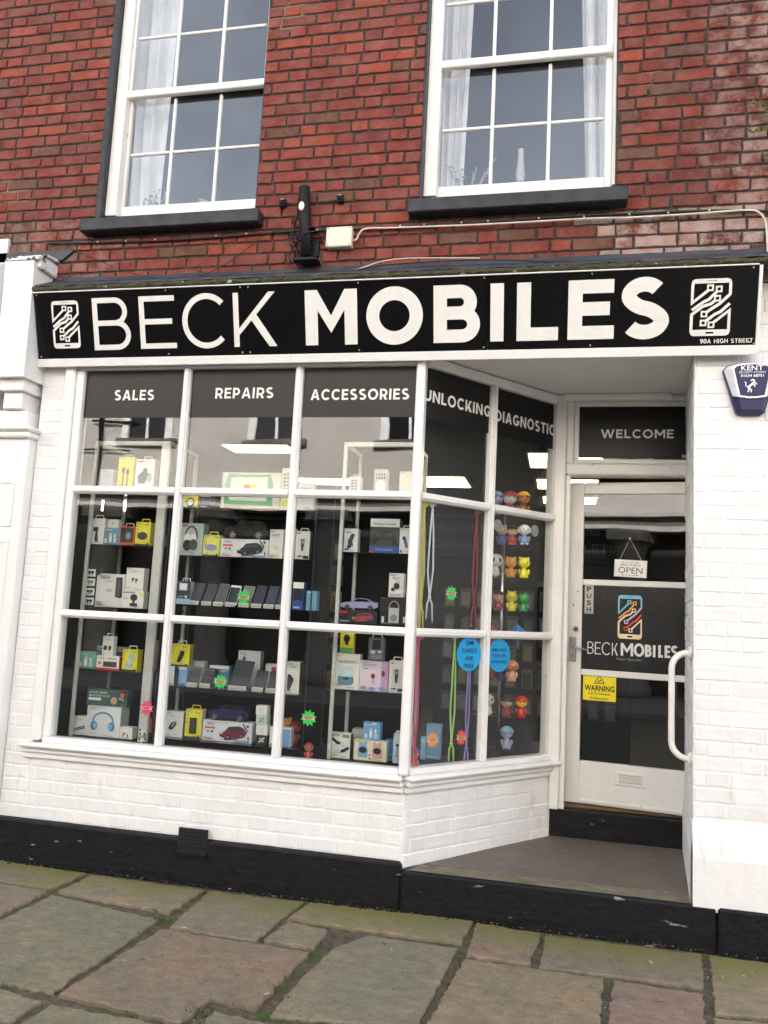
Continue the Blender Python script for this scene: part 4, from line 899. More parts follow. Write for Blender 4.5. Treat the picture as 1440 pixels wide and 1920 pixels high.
# ------------------------------------------------------------------ rooms behind the glass
DKW = two_tone('dark_shop_wall', (.004, .004, .004), (.008, .008, .008), 3, .3, .7, .7, spec=.15)
CEIL = mat('ceiling_tiles', (.07, .07, .068), .8, var=.1, scale=2)
flat('shop_floor', -3.27, 2.4, .93, 6.2, .388, two_tone('dark_vinyl_floor', (.03, .028, .026), (.05, .047, .044), 3, .3, .7, .4), .2)
def wallbox(name, a, m=DKW): obj(name, MB().box(*a, m), kind='structure')
wallbox('back_wall', (-3.4, 2.4, 6.2, 6.3, .2, 3.2)); wallbox('left_wall', (-3.4, -3.275, .2, 6.2, .2, 3.2)); wallbox('right_wall', (2.3, 2.4, 1.1, 6.2, .2, 3.2)); wallbox('ceiling', (-3.27, 2.3, 1.21, 6.2, 2.985, 3.1), CEIL); wallbox('front_wall', (.951, 2.4, .961, 1.09, .2, 3.2))
pt_ = [(-3.27, .08), (-.80, .08), (-.17, .84), (-.10, 1.205), (-3.27, 1.205)]
obj('window_ceiling', MB().add([(x, y, z) for z in (3.03, 3.061) for x, y in pt_], [(4, 3, 2, 1, 0), (5, 6, 7, 8, 9)] + [(i, (i + 1) % 5, 5 + (i + 1) % 5, 5 + i) for i in range(5)], CEIL), kind='structure')
wallbox('window_deck', (-3.09, -.83, .062, .72, .55, .70), mat('window_bed', (.008, .008, .008), .5, var=.3, scale=5, spec=.2))
dk = MB(RET.M); dk.box(.0, RL - .03, .08, .35, .55, .70, mat('window_bed', (0, 0, 0))); obj('window_deck', dk, kind='structure')
LAMP = mat('light_panel', (1, .86, .52), .5, emit=2.4, var=.01)
for i, (x0, x1, y0, y1, t) in enumerate(((-2.95, -2.35, 2.12, 2.44, 'lit ceiling light seen through the upper REPAIRS window pane'), (-2.85, -2.2, 3.85, 4.25, 'lit ceiling light seen through the top of the ACCESSORIES pane'), (-1.45, -.97, 3.65, 4.3, 'lit ceiling light behind the UNLOCKING window pane'),
    (-.28, .34, 2.4, 3.05, 'biggest and nearest lit ceiling light behind the DIAGNOSTIC pane'), (-.24, .36, 3.72, 4.3, 'middle lit ceiling light behind the DIAGNOSTIC pane'), (-.2, .4, 4.9, 5.42, 'farthest and smallest lit ceiling light behind the DIAGNOSTIC pane'))):
    e = empty('ceiling_light', ((x0 + x1) / 2, (y0 + y1) / 2, 2.984), t, 'ceiling light', 'lit panels in the shop ceiling')
    obj('frame', MB().box(x0 - .02, x1 + .02, y0 - .02, y1 + .02, 2.965, 2.9845, ALU, .003), e); obj('diffuser', MB().box(x0, x1, y0, y1, 2.962, 2.9645, LAMP), e)
# upstairs rooms
RM = mat('upstairs_plaster', (.09, .085, .085), .8, var=.1, scale=2); CURT = mat('sheer_curtain', (.84, .81, .8), .8, var=.05, scale=12)
for (x0, x1, nm) in ((-3.8, -1.2, 'a'), (-1.19, 1.2, 'b')):
    wallbox('upstairs_back_wall', (x0, x1, 2.2, 2.3, 3.7, 6.4), RM); wallbox('upstairs_side_wall', (x0, x0 + .05, .23, 2.2, 3.7, 6.4), RM); wallbox('upstairs_side_wall', (x1 - .05, x1, .23, 2.2, 3.7, 6.4), RM)
    wallbox('upstairs_floor', (x0, x1, .23, 2.2, 3.6, 3.7), RM); wallbox('upstairs_ceiling', (x0, x1, .221, 2.2, 6.36, 6.46), RM); wallbox('inner_sill', (x0 + .7, x1 - .7, .135, .32, 4.02, 4.06), mat('inner_sill_paint', (.5, .5, .5), .6))
def curtain(px, y, label, z0=4.0, zt=6.2, folds=5):
    """px: (u_left_top, u_right_top, u_left_bottom, u_right_bottom) at two heights"""
    a, b, c, d = [at(u, v, y).x for u, v in px]; m = MB(); vs = []; nx, nz = 48, 14
    zt0, zb0 = at(*px[0], y).z, at(*px[2], y).z
    for j in range(nz + 1):
        t = j / nz; z = z0 + (zt - z0) * t; k = (z - zb0) / (zt0 - zb0)
        l, r_ = c + (a - c) * k, d + (b - d) * k
        for i in range(nx + 1):
            q = i / nx; vs.append((l + (r_ - l) * q, y + .05 * math.sin(q * folds * 6.283 + .6 * math.sin(3 * t)) * (.5 + .5 * math.sin(q * 17 + 1)), z))
    m.add(vs, [(j * (nx + 1) + i, j * (nx + 1) + i + 1, (j + 1) * (nx + 1) + i + 1, (j + 1) * (nx + 1) + i) for j in range(nz) for i in range(nx)], CURT, True)
    vs2 = [(x, yy + .004, z) for x, yy, z in vs]; m.add(vs2, [(j * (nx + 1) + i, (j + 1) * (nx + 1) + i, (j + 1) * (nx + 1) + i + 1, j * (nx + 1) + i + 1) for j in range(nz) for i in range(nx)], CURT, True)
    obj('curtain', m, loc=(c, y, z0), label=label, cat='curtain', group='pale curtains in the upstairs windows')
curtain(((236, 60), (332, 60), (222, 380), (300, 380)), .24, 'pale sheer curtain at the left of the left upstairs window')
curtain(((815, 20), (888, 20), (806, 350), (868, 350)), .24, 'pale sheer curtain at the left of the right upstairs window')
curtain(((1092, 20), (1155, 20), (1098, 340), (1150, 340)), .24, 'pale sheer curtain at the right of the right upstairs window')
GLD = mat('old_gilt', (.42, .32, .16), .4, .5, var=.3, scale=30); TWIG = mat('dry_twig', (.42, .4, .36), .9); LEAFG = mat('pot_leaf', (.12, .17, .07), .7, var=.4); GLS = mat('frosted_lamp_glass', (.5, .5, .5), .25)
def on_sill(u, v): return at(u, v, .22)
e = empty('oil_lamp', on_sill(975, 352), 'old oil lamp ornament in the middle of the right upstairs window', 'lamp'); c = Vector((e.location.x, .22, 4.06)); e.location = c; ORG[e.name] = c.copy()
obj('base', MB().lathe([(.0, 0), (.05, 0), (.05, .012), (.02, .03), (.018, .06), (.055, .1), (.05, .13), (.02, .145), (.0, .15)], c, GLD), e); obj('chimney', MB().lathe([(.022, .15), (.03, .19), (.024, .25), (.018, .33), (.02, .36)], c, GLS), e)
c = Vector((on_sill(395, 372).x, .22, 4.06)); m = MB(); m.tube([c + Vector((math.sin(t * .55) * .05 * (1 + .1 * t), 0, .012 + t * .02)) for t in range(9)], [.02, .024, .022, .018, .014, .014, .018, .022, .01], GLD, 10); m.ball(c + Vector((-.07, 0, .05)), (.05, .04, .05), GLD, 12, 8); m.ball(c + Vector((0, 0, .012)), (.1, .05, .015), GLD, 14, 6)
obj('ornament', m, loc=c, label='curved gilt ornament on the left upstairs window sill', cat='ornament')
def sprig(u, label, n, h, leaf, tw):
    c = Vector((on_sill(u, 350).x, .2, 4.06)); m = MB(); 
    for _ in range(n):
        a = random.uniform(-.5, .5); l = random.uniform(.5, 1) * h; P = [c + Vector((a * l * (t / 5) * 1.2, random.uniform(-.01, .01), l * (t / 5) * (1 - .1 * abs(a) * t / 5))) for t in range(6)]; m.tube(P, .0035, tw, 5)
        for P_ in P[2:]:
            for _ in range(leaf):
                d = Vector((random.uniform(-1, 1), random.uniform(-.4, .4), random.uniform(-.6, 1))) * random.uniform(.012, .035); e_ = Vector((-d.z, 0, d.x)) * .35; m.add([P_, P_ + d * .5 + e_, P_ + d, P_ + d * .5 - e_], [(0, 1, 2, 3)], random.choice([LEAFG, tw]))
    obj('dried_plant' if tw is TWIG else 'house_plant', m, loc=c, label=label, cat='plant')
sprig(880, 'bare dry twigs in the lower left corner of the right upstairs window', 9, .34, 1, TWIG); sprig(287, 'white dried flower sprigs in the left upstairs window', 8, .28, 3, TWIG); sprig(1105, 'green leafy plant in the lower right of the right upstairs window', 7, .15, 5, LEAFG)

# ------------------------------------------------------------------ across the street (seen in the reflections)
OB = empty('opposite_building', (-2, -12.2, 0), 'cream building with columns across the street, reflected in the shop glass', 'building')
CRMW = two_tone('cream_render', (.46, .43, .39), (.53, .495, .45), 1.2, .35, .65, .8, .1, 20); STN = mat('grey_stone', (.13, .125, .115), .8, var=.25, scale=6)
m = MB(); m.box(-16, 12, -12.6, -12.2, 3.95, 11, CRMW); obj('wall', m, OB)
m = MB(); m.box(-16, 12, -12.3, -11.85, 3.62, 3.72, CRMW); m.box(-16, 12, -12.25, -11.95, 3.7205, 3.9, STN); m.box(-16, 12, -12.3, -11.75, 3.9005, 3.98, CRMW); obj('cornice', m, OB)
m = MB(); m.box(-16, 12, -12.9, -12.6, 0, 3.7, mat('dark_arcade', (.012, .012, .012), .6)); obj('shopfront', m, OB)
for x in (-10.0, -7.4, -4.8, -2.2, .4, 3.0):
    m = MB(); m.lathe([(.0, 0), (.52, 0), (.52, .2), (.45, .24), (.47, .34), (.38, .42), (.35, 1.0), (.31, 3.15), (.36, 3.2), (.34, 3.26), (.44, 3.38), (.44, 3.3805), (.0, 3.381)], (x, -12.15, 0), STN, 24); m.box(x - .47, x + .47, -12.62, -11.68, 3.382, 3.619, STN, .01); obj('column', m, OB)
for x in (-12.3, -9.3, -6.2, -3.2, -.1, 3.0):
    m = MB(); m.box(x - .72, x + .72, -12.2, -12.06, 5.05, 5.2, STN, .01); m.box(x - .62, x - .45, -12.2, -12.12, 5.2005, 7.2, WOODW); m.box(x + .45, x + .62, -12.2, -12.12, 5.2005, 7.2, WOODW); m.box(x - .7, x + .7, -12.2, -12.08, 7.2005, 7.4, WOODW)
    m.box(x - .03, x + .03, -12.19, -12.15, 5.2005, 7.2, WOODW); m.box(x - .4495, x - .0305, -12.19, -12.155, 6.2, 6.26, WOODW); m.box(x + .0305, x + .4495, -12.19, -12.155, 6.2, 6.26, WOODW); f = obj('window', m, OB)
    obj('pane', MB().box(x - .45, x + .45, -12.199, -12.192, 5.2, 7.2, mat('dark_window_glass', (.012, .012, .014), .1)), f)
for x, z0, z1 in ((-10.45, 4.0, 9), (1.5, 4, 9)):
    d_ = MB().tube([(x, -12.1, z0), (x, -12.1, z1)], .045, BLACKP, 8)
    if x < -5:
        d_.tube([(x - .75, -12.08, 4.9), (x - .75, -12.08, 6.2), (x - .3, -12.08, 6.25), (x, -12.08, 6.1)], .022, BLACKP, 6); d_.tube([(x - .75, -12.08, 4.95), (x + .8, -12.08, 4.9)], .02, BLACKP, 6); d_.tube([(x - .2, -12.08, 5.62), (x + .9, -12.08, 5.55)], .03, BLACKP, 6)
    obj('drainpipe', d_, OB)
for x0, t in ((-10.9, 'grey'), (1.2, 'blue')): pass

# ------------------------------------------------------------------ display cabinets
def cabinet(x0, x1, y0, y1, z0, z1, shelves, label, frame=True, post=.022, rpost=None):
    e = empty('display_cabinet', ((x0 + x1) / 2, (y0 + y1) / 2, z0), label, 'display cabinet'); rp = rpost or post
    m = MB(); p = post
    if frame:
        m.box(x0, x0 + p, y0, y0 + p, z0, z1, ALU2, .003); m.box(x1 - rp, x1, y0, y0 + p * 1.3, z0, z1, ALU2, .003); m.box(x0 + p, x1 - rp, y0, y0 + p, z1 - .03, z1, ALU2, .003)
        for x in (x0, x1 - p): m.box(x, x + p, y1 - p, y1, z0, z1, ALU2, .003); m.box(x + .001, x + p - .001, y0 + p * 1.3, y1 - p, z1 - .028, z1 - .002, ALU2)
    else:
        for x in (x0, x1 - .008):
            for y in (y0, y1 - .008): m.box(x, x + .008, y, y + .008, z0, z1, DSTEEL, .001)
    obj('frame', m, e)
    for z in shelves: obj('shelf', MB().box(x0 + .012, x1 - .012, y0 + .024, y1 - .02, z - .009, z, SHELF, .001), e)
    obj('back_panel', MB().box(x0 + .01, x1 - .01, y1 - .006, y1, z0, shelves[0] - .02, GEAR), e)
    return e
ALU2 = mat('cabinet_white_aluminium', (.6, .6, .57), .35, .2, var=.05); DSTEEL = mat('dark_steel_strip', (.05, .055, .06), .3, .6)
CA = cabinet(-2.985, -2.45, .2, .62, .70, 2.585, (2.275, 1.91, 1.51, 1.115), 'aluminium framed glass display cabinet behind the SALES pane', rpost=.06)
CB = cabinet(-2.44, -1.46, .24, .64, .70, 2.3, (2.165, 1.862, 1.552, 1.045, .725), 'wide frameless display cabinet with black shelves behind the REPAIRS pane', frame=False)
CC = cabinet(-1.30, -.845, .2, .6, .70, 2.585, (2.275, 1.915, 1.49, 1.10), 'aluminium framed glass display cabinet behind the ACCESSORIES pane')
LED = mat('led_strip', (1, .98, .9), .5, emit=1.6, var=.01)
for u in (192, 234):
    p_, q_ = at(u, 958, .6), at(u, 938, .6); obj('strip_light', MB().box(p_.x - .006, p_.x + .006, .592, .6, p_.z, q_.z, LED), CA)
# ------------------------------------------------------------------ boxed goods
PAL = dict(w='#efeee9', k='#17171a', g='#8f9294', d='#3a3d42', y='#e8df3c', b='#2b4f9e', s='#9cc3dc', r='#c8352f', o='#d9682f', n='#1d2947', t='#6fae9f', p='#d9b6d2', m='#7d2a3c', e='#d7d6cf', c='#e9e4cf', q='#4a8fd0', v='#8f93c9', f='#3d5a58', j='#57a25a', l='#cfd6d8', a='#c99a7a')
def I(c): return ink(PAL.get(c, c))
def draw(mb, w, h, y, art):
    X = lambda a: (a - .5) * w; Z = lambda a: a * h; i = 0
    for a in art:
        i += 1; yy = y - .0005 * i; k = a[0]
        if k == 'r': mb.poly([(X(a[1]), Z(a[2])), (X(a[3]), Z(a[2])), (X(a[3]), Z(a[4])), (X(a[1]), Z(a[4]))], yy, I(a[5]))
        elif k == 'e': mb.ell(X(a[1]), Z(a[2]), a[3] * w, a[4] * h, yy, I(a[5]), 20)
        elif k == 'p': mb.poly([(X(p), Z(q)) for p, q in a[1]], yy, I(a[2]))
        elif k == 'l': mb.strip([(X(p), Z(q)) for p, q in a[1]], a[2] * w, yy, I(a[3]))
        elif k == 't': mb.text(a[1], X(a[2]), Z(a[3]), a[4] * h, I(a[5]), yy, a[6] * w if len(a) > 6 else None, .015)
TOPZ = {}
def carton(label, px, y, base, col, art=(), depth=.06, side=None, name='product_box', cat='box', tab=None, rot=None, group=None):
    """px: left, top, right, bottom of its front in the photograph; base: height of what it stands on (or the thing below it)"""
    u0, v0, u1, v1 = px; vm = (v0 + v1) / 2; x0, x1 = at(u0, vm, y).x, at(u1, vm, y).x; zb = base if not isinstance(base, str) else TOPZ[base]
    z1 = at((u0 + u1) / 2, v0, y).z; z0 = at((u0 + u1) / 2, v1, y).z
    wd, h = x1 - x0, max(.02, z1 - zb if abs(z0 - zb) < .05 else z1 - z0); cx = (x0 + x1) / 2
    rot = random.uniform(-3, 3) if rot is None else rot
    m = MB(Matrix.Translation((cx, y + depth / 2, zb + .0006)) @ Matrix.Rotation(R(rot), 4, 'Z')); hd = depth / 2
    m.box(-wd / 2, wd / 2, -hd, hd, 0, h, I(col), min(.0015, wd * .04))
    if side: m.poly([], 0, I('k')) if False else m.add([(wd / 2 + .0004, -hd + .001, .001), (wd / 2 + .0004, hd - .001, .001), (wd / 2 + .0004, hd - .001, h - .001), (wd / 2 + .0004, -hd + .001, h - .001)], [(0, 1, 2, 3)], I(side))
    fp = []; dark_ = sum(lin(PAL.get(col, col))) < .25; fc = '#8d9094' if dark_ else '#77797c'
    for q in range(random.randint(2, 4)): zq = .045 + q * .032; xq = random.choice((.07, .5)); fp.append(('r', xq, zq, xq + random.uniform(.15, .4), zq + .012, fc))
    for q in range(random.randint(1, 3)): zq = .95 - q * .03; fp.append(('r', .07, zq, random.uniform(.25, .6), zq + .011, fc))
    draw(m, wd, h, -hd - .0003, fp + list(art))
    o = obj(name, m, loc=(cx, y + depth / 2, zb), label=label, cat=cat, group=group)
    if tab:
        t = MB(Matrix.Translation((cx, y + depth / 2, zb + .0006)) @ Matrix.Rotation(R(rot), 4, 'Z')); tw = min(.03, wd * .3)
        t.strip([(-tw, h), (-tw * .8, h + tw * .7), (tw * .8, h + tw * .7), (tw, h)], .006, 0, I(tab)); t.strip([(-tw, h), (-tw * .8, h + tw * .7), (tw * .8, h + tw * .7), (tw, h)][::-1], .006, .0012, I(tab)); obj('hang_tab', t, o)
    TOPZ[label] = zb + h + .001
    return label
def lines(x0, x1, z, n, c='g', hgt=.018, gap=.045): return [('r', x0, z - i * gap, x1 - (.12 if i % 2 else 0) * (x1 - x0), z - i * gap + hgt, c) for i in range(n)]
def A_phones(c): return [('l', [(.5 + .3 * math.cos(R(a)), .5 + .3 * math.sin(R(a))) for a in range(0, 181, 15)], .045, c), ('e', .24, .36, .1, .15, c), ('e', .76, .36, .1, .15, c), ('e', .27, .36, .05, .1, 'l'), ('e', .73, .36, .05, .1, 'l')]
def A_buds(c='d'): return [('e', .42, .52, .08, .05, c), ('l', [(.42, .5), (.4, .38)], .06, c), ('e', .62, .48, .08, .05, c), ('l', [(.62, .46), (.6, .33)], .06, c)] + lines(.3, .7, .86, 2)
def A_car(c, x=.36, s=1.0): return [('l', [(x + .1, .12), (x + .3, .16), (x + .5, .34), (x + .55, .62), (x + .46, .95)], .025, 'd'), ('p', [(x, .25), (x + .0, .42), (x + .1, .52), (x + .18, .76), (x + .4, .82), (x + .5, .7), (x + .54, .48), (x + .5, .3), (x + .14, .14)], c), ('p', [(x + .13, .54), (x + .2, .72), (x + .3, .75), (x + .3, .56)], 'd'), ('p', [(x + .32, .56), (x + .32, .75), (x + .4, .76), (x + .46, .64)], 'd'), ('e', x + .17, .24, .04, .13, 'k'), ('e', x + .17, .24, .022, .07, 'g'), ('e', x + .43, .34, .032, .11, 'k'), ('e', x + .43, .34, .018, .06, 'g'), ('r', x + .01, .4, x + .07, .45, 'w')]
def A_suv(c): return [('t', 'ROVER' if False else 'VELOX', .16, .84, .09, 'd', .15), ('r', .05, .6, .26, .7, 'o'), ('e', .12, .46, .02, .05, 'd'), ('e', .2, .46, .025, .06, 'd')] + A_car(c) + [('r', .04, .1, .22, .13, 'r'), ('r', .04, .17, .2, .19, 'r')] + [('r', .68 + .06 * i, .05, .725 + .06 * i, .14, 'q') for i in range(5)] + [('e', .95, .25, .02, .1, 'r'), ('e', .93, .84, .025, .07, 'b')]
def A_shaver(): return [('r', .18, .2, .82, .78, 'e'), ('p', [(.36, .72), (.64, .72), (.62, .5), (.56, .3), (.44, .3), (.38, .5)], 'd'), ('e', .5, .62, .09, .06, 'g'), ('r', .2, .1, .5, .15, 'd'), ('r', .6, .04, .95, .14, 'n'), ('r', .1, .9, .3, .93, 'd')]
def A_bottle(bg): return [('r', .4, .15, .55, .6, 'w'), ('e', .48, .62, .09, .1, 'p'), ('r', .1, .1, .28, .36, 'l'), ('r', .68, .12, .85, .42, 'l'), ('e', .75, .55, .06, .12, 'w')] + lines(.1, .6, .9, 2, 'w')
YB = lambda shape: [('r', 0, 0, 1, .08, 'd')] + lines(.08, .2, .8, 3, 'd', .03, .13) + [('t', 'budi', .78, .9, .05, 'k', .26), ('e', .88, .09, .06, .05, 'd')] + shape
YA, YBK, YC = .26, .33, .26
k = carton
# SALES cabinet
k('small pale blue white box on the top shelf behind the SALES pane', (188, 880, 212, 905), YA, 2.275, 'l', lines(.2, .8, .7, 3, 's'))
k('yellow cable box with two dark cables on the top shelf behind SALES', (221, 857, 250, 905), YA, 2.275, 'y', [('l', [(.38, .05), (.38, .5)], .07, 'd'), ('l', [(.66, .05), (.66, .45)], .07, 'd'), ('r', .3, .5, .46, .68, 'd'), ('r', .58, .45, .74, .62, 'd')], tab='e')
k('white charger box with grey plug picture on the top shelf behind SALES', (254, 861, 290, 908), YA, 2.275, 'w', [('p', [(.2, .2), (.15, .45), (.4, .6), (.45, .7), (.62, .7), (.64, .55), (.85, .5), (.85, .3), (.6, .3), (.55, .2)], 'd'), ('e', .78, .36, .14, .12, 's'), ('r', .08, .9, .4, .93, 'g')], tab='e')
k('white box with black trimmer picture, leftmost on the SALES second shelf', (167, 972, 195, 1019), YA, 1.91, 'w', [('r', .3, .5, .62, .66, 'k'), ('p', [(.44, .5), (.58, .5), (.66, .14), (.5, .08), (.42, .16)], 'k')], tab='e', depth=.05)
b_ = k('blue box with pink bottle picture on the SALES second shelf', (194, 990, 224, 1020), YA, 1.91, '#5f97ad', A_bottle('b'))
k('little white cube box on top of the blue bottle box', (203, 974, 222, 990), YA + .01, b_, 'w', [('e', .5, .5, .2, .2, 'l')], depth=.045)
k('dark box with orange border on the SALES second shelf', (224, 987, 252, 1021), YA, 1.91, 'o', [('r', .08, .16, .92, .92, '#33343c'), ('e', .45, .55, .22, .22, 'd'), ('e', .6, .5, .18, .2, 'g'), ('r', .4, .93, .6, .98, 'r')], tab='e')
k('yellow box with black oval charging pad on the SALES second shelf', (254, 979, 282, 1021), YA, 1.91, 'y', YB([('e', .5, .42, .34, .16, 'k'), ('e', .5, .44, .3, .13, 'd')]), tab='y')
k('white box with a black spot, deep between the SALES and REPAIRS cabinets', (291, 1002, 305, 1023), .5, at(298, 1023, .5).z, 'e', [('e', .4, .5, .3, .3, 'k')])
k('tall black box with four white earbud case pictures stacked', (159, 1064, 181, 1137), YA, 1.51, 'k', [q for i in range(4) for q in (('r', .1, .03 + i * .245, .9, .22 + i * .245, 'w'), ('e', .38, .14 + i * .245, .14, .035, ('n', 'd', 'j', 'k')[i]), ('e', .64, .14 + i * .245, .14, .035, ('n', 'd', 'j', 'k')[i]), ('l', [(.4, .06 + i * .245), (.4, .12 + i * .245)], .1, ('n', 'd', 'j', 'k')[i]), ('l', [(.62, .06 + i * .245), (.62, .12 + i * .245)], .1, ('n', 'd', 'j', 'k')[i]))])
k('large white charger box printed 65W with a grey charger', (180, 1076, 232, 1138), YA, 1.51, '#dfe0dc', [('p', [(.7, .32), (.7, .9), (.92, .9), (.95, .3), (.85, .28)], 'd'), ('r', .74, .34, .88, .84, '#55595e'), ('t', 'JUNTEK', .32, .87, .06, 'd', .36), ('r', .3, .76, .6, .775, 'g'), ('t', '65W', .5, .5, .1, 'g', .2), ('r', .06, .06, .26, .09, 'd'), ('r', .06, .12, .26, .15, 'd'), ('p', [(0, 1), (.16, 1), (0, .9)], 'd')])
b_ = k('white and lilac box with a black phone holder picture on the SALES third shelf', (229, 1108, 269, 1141), YA, 1.51, 'w', [('e', .55, .62, .17, .2, 'd'), ('r', .5, .3, .6, .48, 'd'), ('p', [(.38, .12), (.38, .3), (.72, .3), (.76, .12)], 'd'), ('r', .05, .86, .6, .93, 'v'), ('r', .8, .75, .95, .9, 'y')] + lines(.06, .3, .6, 3))
k('white box with black earbuds picture standing on the phone holder box', (236, 1065, 270, 1108), YA + .005, b_, '#eae8e2', A_buds())
k('teal box with white bottle picture on the lower SALES shelf', (145, 1222, 179, 1255), YA, 1.115, 't', A_bottle('t'))
k('grey clear display pack behind the white earbud box', (183, 1190, 238, 1231), YA + .12, 1.115, '#6c7069', [('r', 0, .78, 1, 1, '#b5b6ad'), ('e', .15, .3, .1, .2, 'k'), ('e', .85, .3, .1, .2, 'k'), ('r', .1, .86, .7, .9, 'd')])
b_ = k('white and red box with a black speaker bar on the lower SALES shelf', (180, 1230, 224, 1259), YA, 1.115, 'w', [('r', 0, 0, 1, .13, 'r'), ('r', .32, .22, .9, .6, 'k'), ('r', .36, .26, .86, .56, 'd'), ('t', 'HAVIN', .22, .82, .09, 'k', .26), ('r', .1, .4, .22, .55, 'r'), ('r', .5, .78, .9, .86, 'g')], side='r')
k('narrow white hanging box with two black earbuds, on the red and white box', (192, 1193, 213, 1230), YA + .01, b_, 'w', [('e', .3, .4, .17, .13, 'k'), ('r', .14, .3, .46, .4, 'k'), ('e', .72, .4, .13, .13, 'd')] + lines(.25, .75, .85, 2), tab='e', depth=.04)
k('yellow box with pale blue gadget at the right of the lower SALES shelf', (229, 1218, 258, 1260), YA, 1.115, 'y', YB([('e', .65, .66, .2, .17, 's'), ('e', .5, .3, .26, .12, 's'), ('l', [(.6, .6), (.5, .32)], .14, 'l')]), tab='w')
k('brown portrait picture box deep between the SALES and REPAIRS cabinets', (273, 1201, 291, 1256), .5, at(282, 1256, .5).z, '#b8b2a8', [('r', 0, 0, 1, .5, '#7a5138'), ('e', .5, .42, .34, .2, 'a'), ('e', .55, .55, .36, .12, '#3a261c')])
k('thin white box with a dark cable picture in the bottom left corner', (137, 1343, 161, 1388), YA, .70, '#e2e4e3', [('l', [(.1, .3), (.9, .5)], .07, 'd'), ('l', [(.1, .22), (.9, .4)], .05, 'n')] + lines(.2, .7, .85, 2))
b_ = k('big white box with large blue headphones picture', (161, 1325, 226, 1392), YA, .70, '#dfe3e4', [(q[0], *q[1:-1], ('#4a90c4' if q[-1] != 'l' else '#8ac0e4')) for q in A_phones('q')], depth=.1, side='#b9bdbf')
k('dark green smartwatch box lying across the blue headphones box', (163, 1293, 238, 1328), YA + .02, b_, 'f', [('t', 'LETAR SERIES', .28, .8, .12, '#c8d4cf', .44), ('t', 'SMARTWATCH SE', .31, .6, .12, '#c8d4cf', .52), ('r', .05, .32, .36, .48, 'w'), ('e', .68, .36, .08, .22, 'a'), ('r', .8, .3, .97, .92, 'k'), ('e', .88, .72, .06, .14, 'o'), ('e', .9, .45, .05, .12, 'j'), ('e', .84, .5, .04, .1, 'v')], depth=.07)
k('small white earphone box at the bottom right of the SALES cabinet', (224, 1364, 248, 1393), YA, .70, 'w', [('l', [(.3, .2), (.35, .5), (.5, .5)], .08, 'd'), ('l', [(.7, .2), (.65, .45)], .08, 'd')])
k('dark red and orange boxes pack standing deep below the pink star', (265, 1345, 289, 1378), .52, .70, 'm', [('r', .55, .1, .95, .9, 'o'), ('r', .1, .3, .45, .7, 'k')])
# REPAIRS cabinet
k('yellow box with black ring on the top REPAIRS shelf', (344, 924, 371, 950), YBK, 2.165, 'y', [('e', .5, .4, .28, .3, 'k'), ('e', .5, .42, .2, .2, 'e'), ('r', 0, 0, 1, .12, 'd')])
k('navy box beside the yellow ring box on the top REPAIRS shelf', (374, 922, 397, 951), YBK, 2.165, 'n', [('r', .1, .7, .9, .74, 'l'), ('r', .1, .12, .6, .17, 'w')])
k('big cream tablet box with a green handled case picture', (415, 886, 526, 957), YBK, 2.165, '#dedccb', [('p', [(.06, .14), (.06, .7), (.12, .92), (.82, .95), (.88, .7), (.88, .12)], '#67ad70'), ('p', [(.14, .26), (.16, .86), (.78, .88), (.78, .24)], '#dfe7dd'), ('e', .44, .62, .06, .06, 'o'), ('e', .55, .64, .05, .05, 'y'), ('r', 0, 0, 1, .05, '#b0553f'), ('r', .05, .9, .1, .98, 'w')], depth=.08)
k('white box with a grid of buttons on the top REPAIRS shelf', (527, 878, 554, 959), YBK, 2.165, '#dfdccc', [('r', .16 + .24 * (i % 3), .4 + .085 * (i // 3), .34 + .24 * (i % 3), .45 + .085 * (i // 3), 'g') for i in range(18)] + [('r', .1, .12, .6, .26, 'y')])
k('pale plain box at the right end of the top REPAIRS shelf', (556, 905, 588, 961), YBK, 2.165, '#cfd0cc', lines(.2, .8, .8, 3))
k('pale blue grey box with black and white headphones picture', (337, 981, 381, 1040), YBK, 1.862, '#b9c6c4', [('l', [(.5 + .26 * math.cos(R(a)), .56 + .34 * math.sin(R(a))) for a in range(-10, 191, 20)], .07, 'd'), ('e', .34, .55, .14, .13, 'w'), ('e', .6, .55, .14, .13, 'w'), ('e', .36, .32, .19, .17, 'k'), ('e', .62, .34, .18, .17, 'd'), ('r', .1, .9, .3, .95, 'o')] + lines(.1, .7, .1, 1), side='#8fa09f', depth=.08)
k('yellow box with lilac oval pad on the second REPAIRS shelf', (381, 1003, 412, 1040), YBK, 1.862, '#e6e271', YB([('e', .5, .42, .38, .14, 'v')]), tab='y')
b1 = k('white toy car box with a black car picture', (413, 1011, 503, 1047), YBK, 1.862, '#e0e1e3', A_suv('#1b1c26'), depth=.1, rot=0)
k('cream box with faint earbuds beside the black toy car', (505, 993, 531, 1047), YBK, 1.862, '#e6e4dc', [('e', .42, .4, .1, .06, 'l'), ('e', .62, .36, .12, .05, 'l'), ('e', .55, .22, .2, .1, 'c')] + lines(.2, .8, .82, 2))
k('thin white box with a blue edge left of the boxed shaver', (533, 991, 552, 1048), YBK, 1.862, '#e8e6e0', [('r', .08, .3, .3, .75, 'b')], tab='e')
k('white boxed shaver on the second REPAIRS shelf', (554, 996, 580, 1049), YBK, 1.862, '#e6e3d8', A_shaver(), tab='e', side='d')
k('dark blue hanging pack with a white earbud case, left of the phone row', (332, 1090, 357, 1131), YBK, 1.552, '#33475a', [('r', .15, .6, .75, .92, 'l'), ('r', .2, .64, .7, .88, 'w'), ('r', 0, 0, 1, .24, 's'), ('r', .1, .3, .5, .36, 'g'), ('e', .7, .33, .08, .06, 'w')], tab='e', side='l')
